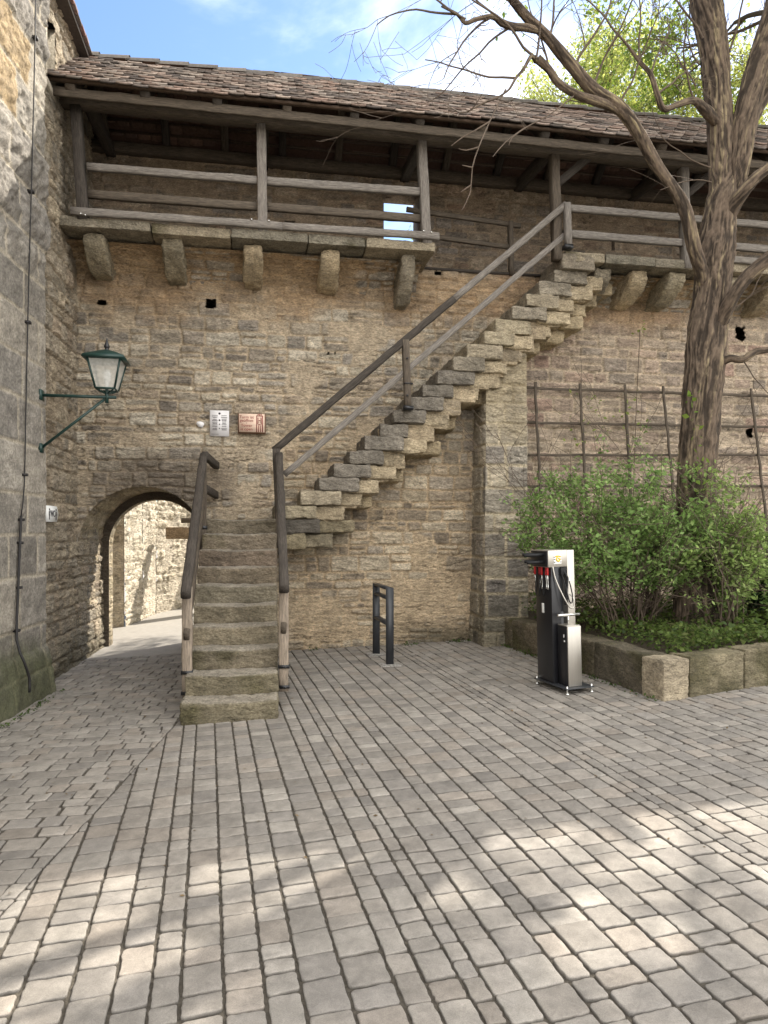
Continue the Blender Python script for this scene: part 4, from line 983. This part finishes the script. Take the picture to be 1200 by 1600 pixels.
rpart('pump_clamp', M_rubber, [((-.03, -.05, 1.06), (.035, .03, 1.13))], [([(.0, -.04, 1.10), (.03, -.06, 1.03), (.02, -.05, .90), (.01, -.05, .78)], .012)])
hs = rpart('hose', M_rubber, [], [([(-.02, -.04, 1.08), (.0, -.07, .95), (.03, -.08, .82), (.06, -.08, .80), (.065, -.08, .88), (.05, -.06, 1.0)], .006)])
mb = MB(); tube(mb, [(-.11, -.035, 1.14), (-.09, -.05, 1.02), (-.03, -.08, .86), (.03, -.09, .76), (.07, -.09, .76), (.075, -.085, .84), (.05, -.06, .88)], .007, 8, step=.02); mb.build('hose', M_steel, rs, W=RW)
rpart('pump_body', M_black, [((-.088, -.20, .058), (-.02, -.055, .60))])
rpart('pump_casing', M_steel, [((-.086, -.216, .058), (.055, -.201, .605)), ((-.018, -.200, .058), (.055, -.055, .60))])
rpart('pump_top', M_steel, [((-.086, -.200, .602), (.055, -.055, .612))])
rpart('pump_handle', M_chrome, [], [([(-.02, -.13, .60), (-.02, -.13, .70)], .007), ([(-.13, -.13, .70), (.10, -.13, .70)], .013)])
# ================================================================== PLANTER
pl = thing('planter_wall', 'low mossy stone kerb wall enclosing the planting bed on the right', 'planter', (3.38, 5.55, gz(3.4)))
A_ = Vector((3.37, 5.55)); Bk = Vector((3.00, 9.2)); Fr = Vector((4.58, 5.83)); g = random.Random(6)
def kerb(P, Q, lens, flip, seed):
    d = (Q-P).normalized(); nrm = Vector((-d.y, d.x))*flip; th_ = .26; s0 = 0
    for i, l in enumerate(lens):
        c = P+d*(s0+l/2)+nrm*th_/2; m = MB(); hz = .35 if seed == 1 else .345
        ext = 0
        rblock(m, (c.x, c.y, gz(c.x)+hz/2-.04), (l/2-.004, th_/2, hz/2+.04), .02, .02, seed*50+i*7, (.36, .30, .21) if (i == 0 and seed == 2) else (g.choice([(.15, .125, .085), (.17, .14, .095), (.13, .11, .078)]) if seed == 1 else g.choice([(.23, .195, .125), (.26, .215, .14), (.21, .175, .115)])), math.atan2(d.y, d.x), step=.025, cvar=.6, moss=.12 if (i == 0 and seed == 2) else .40)
        m.build('kerb_block', M_step, pl, smooth=True); s0 += l
d1 = (Bk-A_).normalized()
kerb(A_+d1*.27, Bk, [.8, .95, .9, .78], -1, 1)
kerb(A_, Fr, [.30, .66, .55, .95, 1.1, 1.0, 1.1], 1, 2)
so_ = MB()
n = 40; u, v = np.meshgrid(np.linspace(0, 1, 60), np.linspace(0, 1, 40))
Xs = (3.5-.42*v)+u*(6.2+.4*v); Ys = 5.75+v*3.5+u*(1-v)*1.3
Zs = .27+gz(Xs)+.05*fbm(Xs*2, Ys*2, 3, 3)+.08*v
idx = np.arange(2400).reshape(40, 60); so_.add(np.stack([Xs, Ys, Zs], -1).reshape(-1, 3), np.stack([idx[:-1, :-1], idx[:-1, 1:], idx[1:, 1:], idx[1:, :-1]], -1).reshape(-1, 4))
tag(so_.build('soil', M_soil, smooth=True), 'dark soil of the planting bed', None, kind='structure')
# ================================================================== TRELLIS
tl = thing('trellis', 'large dark wooden climbing trellis of thin crossed bars on the wall behind the tree', 'trellis', (4.5, 9.14, 1))
TYs = [(818, 606, 1200, 619), (819, 660, 1200, 667), (821, 711, 1200, 711), (823, 760, 1200, 759), (824, 812, 1200, 806), (826, 866, 1200, 854)]
for i, (x0, y0_, x1, y1_) in enumerate(TYs):
    a = at(x0, y0_, 9.15); b = at(x1, y1_, 9.15); b = a+(b-a)*1.5; beam('crossbar', a, b, .026, .034, M_wood_m, tl, i, jit=.005)
for i, (x0, x1) in enumerate(((836, 850), (906, 922), (976, 992), (1036, 1064), (1103, 1130), (1173, 1208), (1240, 1280))):
    a = at(x0, 597+i*2, 9.11); b = at(x1, 900, 9.11); beam('upright', a, b, .034, .026, M_wood_m, tl, i+20, jit=.006)
# ================================================================== TREE
tree = thing('tree', 'large rough barked tree leaning in front of the walkway, rising out of the bed', 'tree', (5.0, 7.3, .3))
BK = (.108, .079, .056)
def P3(px, py, Y=7.3): return at(px, py, Y)
sc = 8.0/F
tm_ = MB()
tube(tm_, [P3(1088, 1010), P3(1087, 940), P3(1087, 850), P3(1088, 740), P3(1096, 640), P3(1103, 540), P3(1112, 460), P3(1118, 390), P3(1128, 310), P3(1137, 240)],
     [.29, .23, .205, .195, .20, .205, .185, .20, .155, .05], 170, BK, seed=3, ridge=.10, step=.022)
tube(tm_, [P3(1122, 330), P3(1126, 230), P3(1121, 140), P3(1112, 60), P3(1103, 0), P3(1090, -120), P3(1075, -300)], [.09, .132, .138, .15, .162, .14, .11], 130, BK, seed=8, ridge=.12, step=.022)
tube(tm_, [P3(1140, 330), P3(1152, 260, 7.25), P3(1166, 180, 7.2), P3(1185, 100, 7.2), P3(1208, 20, 7.2), P3(1235, -80, 7.2), P3(1290, -260, 7.3)], [.09, .132, .13, .12, .11, .10, .09], 110, BK, seed=12, ridge=.12, step=.025)
tm_.build('trunk', M_bark, tree, smooth=True)
limbs = []
def limb(pts, rads, seg=40, rid=.13, step=.03):
    m = MB(); pp_ = [at(*p) for p in pts]; tube(m, pp_, rads, seg, BK, seed=len(limbs)*3+1, ridge=rid, step=step); m.build('limb', M_bark, tree, smooth=True); limbs.append((pp_, rads)); return pp_
limb([(1110, 500, 7.3), (1100, 440, 7.25), (1084, 385, 7.12), (1067, 320, 7.05), (1027, 260, 7.0), (997, 207, 6.95), (967, 167, 6.9), (927, 140, 6.85), (897, 107, 6.8), (857, 60, 6.7), (820, 23, 6.65), (797, -6, 6.6), (760, -60, 6.5), (700, -130, 6.4)],
     [.04, .068, .070, .065, .060, .062, .066, .067, .058, .05, .044, .038, .034, .026], 64)
limb([(975, 180, 6.92), (950, 165, 6.88), (925, 156, 6.8), (900, 147, 6.75), (873, 130, 6.7), (857, 108, 6.68), (840, 92, 6.65)], [.03, .045, .045, .04, .036, .036, .042])
limb([(1125, 200, 7.3), (1108, 178, 7.15), (1098, 168, 7.05), (1083, 157, 6.95), (1060, 163, 6.9), (1037, 170, 6.85), (1027, 147, 6.8), (1017, 117, 6.8), (1000, 97, 6.8), (980, 70, 6.8)], [.04, .06, .05, .036, .03, .03, .027, .024, .02, .012])
limb([(840, 48, 6.68), (824, 44, 6.65), (800, 41, 6.6), (783, 35, 6.6), (770, 26, 6.55), (744, 30, 6.5), (727, 36, 6.5), (714, 22, 6.5), (690, 10, 6.4)], [.03, .036, .033, .033, .024, .02, .018, .014, .008])
limb([(1110, 540, 7.3), (1128, 500, 7.15), (1146, 462, 7.0), (1170, 430, 6.9), (1200, 404, 6.8), (1260, 350, 6.6)], [.05, .075, .07, .07, .065, .05])
limb([(1100, 575, 7.3), (1120, 570, 7.2), (1140, 560, 7.1), (1160, 562, 7.0), (1180, 550, 7.0), (1205, 545, 7.0), (1250, 530, 6.9)], [.03, .045, .04, .036, .036, .032, .025])
limb([(1125, 370, 7.3), (1145, 325, 7.15), (1165, 295, 7.0), (1200, 262, 6.9), (1260, 220, 6.8)], [.05, .075, .065, .055, .04])
limb([(1165, 200, 7.2), (1185, 165, 7.3), (1205, 130, 7.4), (1260, 60, 7.6)], [.08, .075, .07, .05])
limb([(838, 95, 6.65), (830, 88, 6.6), (818, 108, 6.55), (806, 122, 6.5), (795, 140, 6.45), (778, 152, 6.4)], [.03, .018, .015, .013, .011, .007], 10)
# bare twigs
g = random.Random(77); tg = MB(); tips = []
def grow_at(px, py, Y, dx, dz_, dy, ln_, r, lv, up=0., nb=(2, 3), bend=.45):
    tg = MB(); grow(tg, at(px, py, Y), (dx, dy, dz_), ln_, r, lv, g, tips, bend=bend, up=up, nb=nb, minr=.0022); tg.build('twig', M_twig, tree)
for (px, py, Y, dx, dz_, dy, ln_, r, lv) in [
    (727, 30, 6.5, -1, .2, -.1, .7, .012, 3), (770, 26, 6.55, -.8, -.5, 0, .9, .012, 3), (800, 41, 6.6, -.9, -.6, .1, 1.0, .012, 3), (714, 22, 6.5, -1, -.2, 0, .8, .012, 3),
    (783, 35, 6.6, -.6, .9, 0, .7, .012, 2), (833, 87, 6.6, -.9, .3, 0, 1.0, .014, 3), (838, 92, 6.6, -.3, 1, 0, .8, .012, 3), (806, 122, 6.5, -1, -.2, 0, .9, .012, 3), (778, 152, 6.4, -.8, -.5, -.2, .8, .011, 3),
    (857, 108, 6.7, .1, 1, 0, .8, .012, 3), (900, 107, 6.8, .2, 1, 0, 1.1, .015, 3), (927, 140, 6.85, .4, .9, .2, 1.1, .014, 3), (967, 167, 6.9, .5, .9, .1, 1.0, .013, 3), (980, 70, 6.8, -.6, .6, 0, 1.0, .013, 3),
    (1000, 97, 6.8, .3, 1, 0, .9, .012, 3), (1027, 147, 6.8, .7, .6, 0, .9, .012, 3), (1017, 117, 6.8, .6, .8, 0, .9, .012, 3), (857, 60, 6.7, .2, 1, 0, .9, .013, 3), (820, 23, 6.65, -.8, .5, 0, .9, .013, 3),
    (1085, 157, 7, -.4, .9, 0, .9, .012, 3), (1098, 60, 7.2, -.8, .8, 0, 1.0, .014, 3), (1140, 80, 7.2, .6, .9, 0, 1.0, .014, 3),
    (1110, 262, 7.1, -1, .25, .1, 1.0, .008, 2), (1112, 285, 7.1, -1, -.1, -.1, .8, .007, 1), (1150, 480, 7.1, .6, .6, 0, .7, .008, 2), (1160, 562, 7.0, .5, -.4, 0, .7, .008, 2),
    (1087, 135, 7.1, -.5, .8, -.1, .7, .01, 3), (1092, 100, 7.1, -.6, .5, -.1, .6, .01, 3), (930, 155, 6.8, -.7, -.5, -.2, .6, .007, 1)]:
    grow_at(px, py, Y, dx, dz_, dy, ln_, r, lv)
for grp_ in ([[(790, 140, 6.45), (765, 190, 6.3), (748, 230, 6.2), (738, 262, 6.2), (735, 300, 6.2), (722, 328, 6.2)], [(765, 190, 6.3), (740, 205, 6.2), (722, 215, 6.2), (705, 228, 6.2)], [(748, 230, 6.2), (728, 235, 6.2), (716, 232, 6.2)], [(738, 262, 6.2), (722, 258, 6.2)], [(735, 290, 6.2), (720, 300, 6.2)]],
             [[(900, 147, 6.75), (860, 178, 6.6), (820, 200, 6.5), (790, 222, 6.4), (770, 245, 6.3)], [(820, 200, 6.5), (800, 215, 6.4), (795, 228, 6.4)]]):
    tg = MB()
    for pts_ in grp_: tube(tg, [at(*p) for p in pts_], [.009]+[.006]*(len(pts_)-2)+[.003], 5, cap=False, step=.1)
    tg.build('twig', M_twig, tree)
# upper crown, above the picture, extended rightwards out of view to shade and dapple the court
g = random.Random(31); cr = MB(); tp_ = []
for (p, d, l) in [((4.9, 7.3, 8.3), (.1, .1, 1), 2.6), ((4.9, 7.3, 8.0), (-.5, -.3, 1), 2.2), ((5.7, 7.2, 8.3), (.6, .3, 1), 2.6), ((5.9, 7.2, 8.6), (1, -.2, .6), 2.6), ((6.0, 7.3, 8.8), (.6, 1, .8), 2.8), ((5.0, 7.3, 8.6), (.2, 1, .7), 2.6), ((6.4, 7.3, 7.6), (1, .1, .35), 2.8), ((6.0, 7.0, 8.0), (.5, -1, .5), 2.2), ((7.6, 7.4, 8.2), (1, .5, .5), 2.6), ((8.2, 8.0, 8.4), (1, .8, .35), 2.8), ((7.4, 7.8, 8.6), (.5, 1, .6), 2.6), ((8.6, 7.6, 8.0), (1, -.2, .3), 2.6), ((7.2, 7.2, 7.6), (.9, .9, .3), 2.4), ((9.4, 8.4, 8.8), (1, .5, .2), 2.4)]:
    grow(cr, p, d, l, .08, 4, g, tp_, bend=.3, up=.08, nb=(3, 4), minr=.004)
cr.build('upper_branches', M_twig, tree)
lv = MB(); T = np.array(tp_); rg = np.random.RandomState(4); T = T[rg.choice(len(T), min(len(T), 11000), replace=False)]
T = np.repeat(T, 7, 0)+rg.normal(size=(len(T)*7, 3))*.14
GAPS = [(.75, 3.45), (.3, 3.5), (1.0, 3.0), (.57, 3.6), (.5, 3.25), (.9, 3.2), (1.25, 3.3), (2.5, 3.7), (2.3, 3.3), (1.9, 2.95), (0.05, 3.3), (-.6, 3.5), (1.4, 2.45), (2.3, 2.5), (-.7, 2.5)]
def open_gaps(P, r=.42):          # leaves cut away along sun rays so sun patches land on chosen spots
    keep = np.ones(len(P), bool); sv = np.array(SUN)
    for i, (gx, gy) in enumerate(GAPS):
        q = P-np.array((gx, gy+.15, 0)); q = q-(q@sv)[:, None]*sv; keep &= np.linalg.norm(q, axis=1) > r*(.6+.5*((i*37) % 10)/10)
    return P[keep]
T = open_gaps(T)
LG = [(.16, .24, .035), (.24, .32, .05), (.11, .18, .03), (.30, .36, .08)]
leaves(lv, T, .08, 3, LG); lv.build('crown', M_leaf, tree)
# climbing shoots on the trunk
lv = MB(); sh = MB(); rg = np.random.RandomState(6)
pth = [P3(1098, 770, 6.98), P3(1092, 720, 6.98), P3(1086, 670, 6.99), P3(1082, 620, 7.0), P3(1080, 608, 7.0)]
tube(sh, pth, .004, 5, step=.05); pts = []
for p in pth[:-1]:
    for k in range(9): pts.append(np.array(p)+rg.normal(size=3)*np.array((.07, .02, .09)))
leaves(lv, pts, .075, 8, [(.12, .2, .03), (.2, .28, .05)]); 
o = thing('climbing_shoot', 'thin leafy green shoot climbing up the tree trunk', 'climber', pth[0]); sh.build('stem', M_twig, o); lv.build('leaves', M_leaf, o)
# ================================================================== BUSHES
def bush(name, label, cat, base, cen, rad, nst, nl, size, cols, seed, m=M_leaf, lvl=3, group=None, wood=M_twig, grow_h=1.0):
    th = thing(name, label, cat, base, 0, group); g = random.Random(seed); st = MB(); tp = []
    for i in range(nst):
        a = g.uniform(0, 6.283); rr = g.uniform(.05, .45); b0 = Vector(base)+Vector((rr*math.cos(a)*rad[0]*.6, rr*math.sin(a)*rad[1]*.5, 0))
        tgt = Vector(cen)+Vector((g.uniform(-.8, .8)*rad[0], g.uniform(-.8, .8)*rad[1], g.uniform(-.3, .8)*rad[2]))
        d = tgt-b0; grow(st, b0, d, d.length*.75*grow_h, .012, lvl, g, tp, bend=.28, up=.12, nb=(2, 4), minr=.003)
    st.build('stems', wood, th)
    T = np.array(tp); rg = np.random.RandomState(seed); c = np.array(cen); R_ = np.array(rad)
    q = ((T-c)/R_); T = T[(q**2).sum(1) < 1.25+.4*rg.rand(len(T))]
    T = T[T[:, 2] > base[2]+.30]
    if len(T) > nl//10: T = T[rg.choice(len(T), nl//10, replace=False)]
    T = np.repeat(T, 10, 0)+rg.normal(size=(len(T)*10, 3))*.040
    lf = MB(); leaves(lf, T, size, seed, cols, flat=.7); lf.build('foliage', m, th); return th
GB = [(.19, .31, .085), (.26, .40, .12), (.14, .235, .065), (.36, .48, .17), (.11, .17, .05)]
bush('shrub', 'broad fresh green leafy shrub filling the left half of the planting bed', 'shrub', (4.05, 7.3, .38), (3.95, 7.3, 1.62), (1.15, .75, .62), 24, 16500, .050, GB, 3)
bush('shrub', 'light green shrub growing round the foot of the tree trunk', 'shrub', (4.95, 6.85, .40), (4.85, 6.85, 1.42), (.72, .5, .72), 15, 6500, .052, [(.24, .35, .09), (.32, .43, .13), (.18, .27, .075), (.40, .49, .18), (.12, .18, .05)], 9)
bush('shrub', 'slender shrub with upright shoots against the trellis', 'shrub', (4.55, 7.9, .40), (4.5, 7.9, 2.05), (.55, .3, .75), 9, 2400, .055, GB, 15)
bush('evergreen_shrub', 'dark glossy evergreen shrub at the right edge of the bed', 'shrub', (5.75, 7.5, .42), (5.8, 7.5, .95), (.65, .5, .5), 14, 6000, .06, [(.02, .035, .015), (.03, .055, .02), (.045, .08, .03)], 19, M_leafd)
bush('shrub', 'low leafy shrub right of the tree trunk at the front of the bed', 'shrub', (5.6, 6.7, .40), (5.6, 6.7, .72), (.5, .35, .28), 9, 2600, .055, GB, 23)
# small climber with a long bare shoot on the trellis
cl = thing('climber', 'pale leafed climber on a long bare stem against the trellis', 'climber', (4.0, 8.9, .45)); s1 = MB()
pth = [at(985, 900, 8.95), at(990, 760, 8.98), at(994, 640, 9.0), at(998, 560, 9.02), at(1000, 515, 9.03)]; tube(s1, pth, .005, 5, step=.1); s1.build('stem', M_twig, cl)
lv = MB(); pts = [np.array(pth[-1])+rg.normal(size=3)*.05 for _ in range(14)]+[np.array(at(880+rg.randint(0, 130), 610+rg.randint(0, 90), 9.03))+rg.normal(size=3)*.03 for _ in range(70)]
leaves(lv, pts, .055, 4, [(.2, .28, .05), (.3, .36, .1)]); lv.build('leaves', M_leaf, cl)
# ground cover
gc = MB(); rg = np.random.RandomState(12); n = 16000
u = rg.rand(n); v = rg.rand(n)**1.6
Xs = (3.62-.42*v)+u*(5.0); Ys = 5.82+v*3.2+u*(1-v)*1.1+.0; Zs = .30+gz(Xs)+.10*v+rg.rand(n)*.13*(1+1.5*np.clip(fbm(Xs*3, Ys*3, 2, 5)*2, 0, 1))+np.clip(fbm(Xs*1.8, Ys*1.8, 3, 7), 0, 1)*.5*rg.rand(n)
leaves(gc, np.stack([Xs, Ys, Zs], -1), .050, 6, [(.07, .115, .025), (.12, .17, .04), (.045, .075, .02), (.17, .23, .06), (.09, .08, .04)], flat=.9, aspect=.6)
tag(gc.build('ground_cover', M_leaf), 'low green ground cover carpeting the planting bed', None, kind='stuff')
# weeds in the joints along the kerb and wall foot
wd = MB(); pts = []
for _ in range(500):
    t = rg.rand(); p = A_+(Bk-A_)*t; 
    if rg.rand() < .5: pts.append((p.x-.02-abs(rg.normal())*.03, p.y, gz(p.x)+.005+rg.rand()*.03*(fbm(np.array([t*9]), np.array([1.]), 2, 3)[0] > 0)))
for _ in range(260):
    yy = 4+rg.rand()*3.6; pts.append((tx(yy)+.16+abs(rg.normal())*.03, yy, gz(-2)+rg.rand()*.02))
for _ in range(420):
    xx = .45+rg.rand()*2.4
    if vn(np.array([xx*3.1]), np.array([2.]), 3)[0] > .45: pts.append((xx, 9.17-abs(rg.normal())*.04, gz(xx)+rg.rand()*.03))
leaves(wd, pts, .03, 9, [(.05, .09, .02), (.08, .12, .03)]); tag(wd.build('weeds', M_leaf), 'small weeds and moss along the wall foot and kerb', None, kind='stuff')
lt_ = MB(); pts = []
for _ in range(170): pts.append((rg.rand()*5.5-2.0, 3+rg.rand()*6, 0))
for _ in range(160): p = A_+(Bk-A_)*rg.rand(); pts.append((p.x-.03-abs(rg.normal())*.10, p.y, 0))
pts = [(x, y, gz(x)+.006) for x, y, z in pts]
leaves(lt_, pts, .022, 19, [(.12, .08, .04), (.20, .14, .07), (.07, .05, .03)], flat=3); tag(lt_.build('leaf_litter', M_leafd), 'scattered tiny dry leaves and bits lying on the paving', None, kind='stuff')
# ================================================================== BEYOND THE ARCH
aw = thing('alley_wall', 'sunlit rough stone wall curving along the lane behind the archway', 'wall', (-2.3, 12.6, 0))
Lz = Layout(91, 9, 4, (.10, .2), (.15, .4), .2); m = MB()
poly = [Vector((-3.1, 10.76)), Vector((-2.98, 12.55)), Vector((-2.31, 12.68)), Vector((-2.15, 13.6)), Vector((-2.04, 14.5)), Vector((-1.55, 15.5)), Vector((-.6, 16.4)), Vector((1.2, 17.0))]
hw = [3.6, 3.6, 3.4, 3.3, 3.2, 2.9, 2.15, 2.1]
for i in range(len(poly)-1):
    a, b = poly[i], poly[i+1]; d = b-a; l = d.length; nrm = (d.y/l, -d.x/l, 0)
    relief(m, (a.x, a.y, -.2), (d.x/l, d.y/l, 0), (0, 0, 1), nrm, l, hw[i]+.2, .03, lambda u, v, i=i: rubble(u+i*1.1, v, Lz, 200, plaster=.5, depth=.03, tex=.05, palette=[(.58,.51,.40), (.66,.58,.45), (.52,.45,.34)], mortar=(.66, .58, .46)))
    m.box((a.x-.0, a.y, -.2), (a.x+.01, a.y+.01, hw[i]), (.3, .25, .2))
    m.add([(a.x, a.y, hw[i]), (b.x, b.y, hw[i]), (b.x-.6*nrm[0], b.y-.6*nrm[1], hw[i]), (a.x-.6*nrm[0], a.y-.6*nrm[1], hw[i])], [(0, 1, 2, 3)], (.3, .25, .2))
m.build('wall_face', M_wall, aw, smooth=True)
ga = thing('lane_gateway', 'stone lintel and post of a small gateway in the lane beyond the arch', 'gateway', (-1.6, 14.3, 0)); m = MB()
a = at(259, 842, 14.2); b = at(330, 824, 14.2); rblock(m, ((a.x+b.x)/2, 14.3, (a.z+b.z)/2), ((b.x-a.x)/2, .16, .115), .02, .02, 5, (.34, .25, .16), step=.05); m.build('lintel', M_step, ga, smooth=True)
m = MB(); rblock(m, (b.x+.1, 14.3, .75), (.16, .16, .80), .02, .02, 6, (.32, .26, .18), step=.05); m.build('post', M_step, ga, smooth=True)
c = at(283, 813, 14.2); beam('gate_beam', (c.x, 14.25, c.z), (c.x+.9, 14.25, c.z), .08, .10, M_wood_m, ga, 3)
# ================================================================== TREES BEHIND
def back_tree(label, base, h, spread, seed, nl, cols, size=.13, trunk=True, lvl=4, n0=9):
    th = thing('tree', label, 'tree', base, 0, 'spring trees behind the wall'); g = random.Random(seed); m = MB(); tp = []
    b = Vector(base); top = b+Vector((g.uniform(-.4, .4), 0, h*.55)); tube(m, [b, b+(top-b)*.5+Vector((.15, 0, 0)), top], [.28, .22, .16], 10, step=.5)
    for i in range(n0):
        a = g.uniform(0, 6.283); k = g.uniform(.35, 1); p = b+(top-b)*k
        grow(m, p, (math.cos(a)*spread, math.sin(a)*spread, 1.0), h*.23, .07, lvl, g, tp, bend=.28, up=.15, nb=(3, 4), minr=.006)
    m.build('trunk', M_twig, th); T = np.array(tp); rg = np.random.RandomState(seed)
    T = T[T[:, 2] < 13.2]; kk = max(1, nl//len(T)); T = np.repeat(T, kk, 0)+rg.normal(size=(len(T)*kk, 3))*.15
    T = open_gaps(T); lf = MB(); leaves(lf, T, size, seed, cols); lf.build('crown', M_leafy, th)
YG = [(.40, .44, .10), (.52, .54, .15), (.30, .36, .08), (.6, .6, .22)]
back_tree('yellow green spring tree rising behind the walkway roof, left of the trunk', (6.1, 13.6, 0), 10.8, .9, 5, 60000, YG, .075)
back_tree('tall pale green spring tree behind the roof, framed by the stems of the big tree', (8.6, 14.2, 0), 13.5, 1.0, 8, 80000, YG, .075)
back_tree('small bright yellow green tree top just above the ridge, leftmost tree behind the wall', (4.6, 13.4, 0), 9.3, .7, 12, 26000, YG, .065)
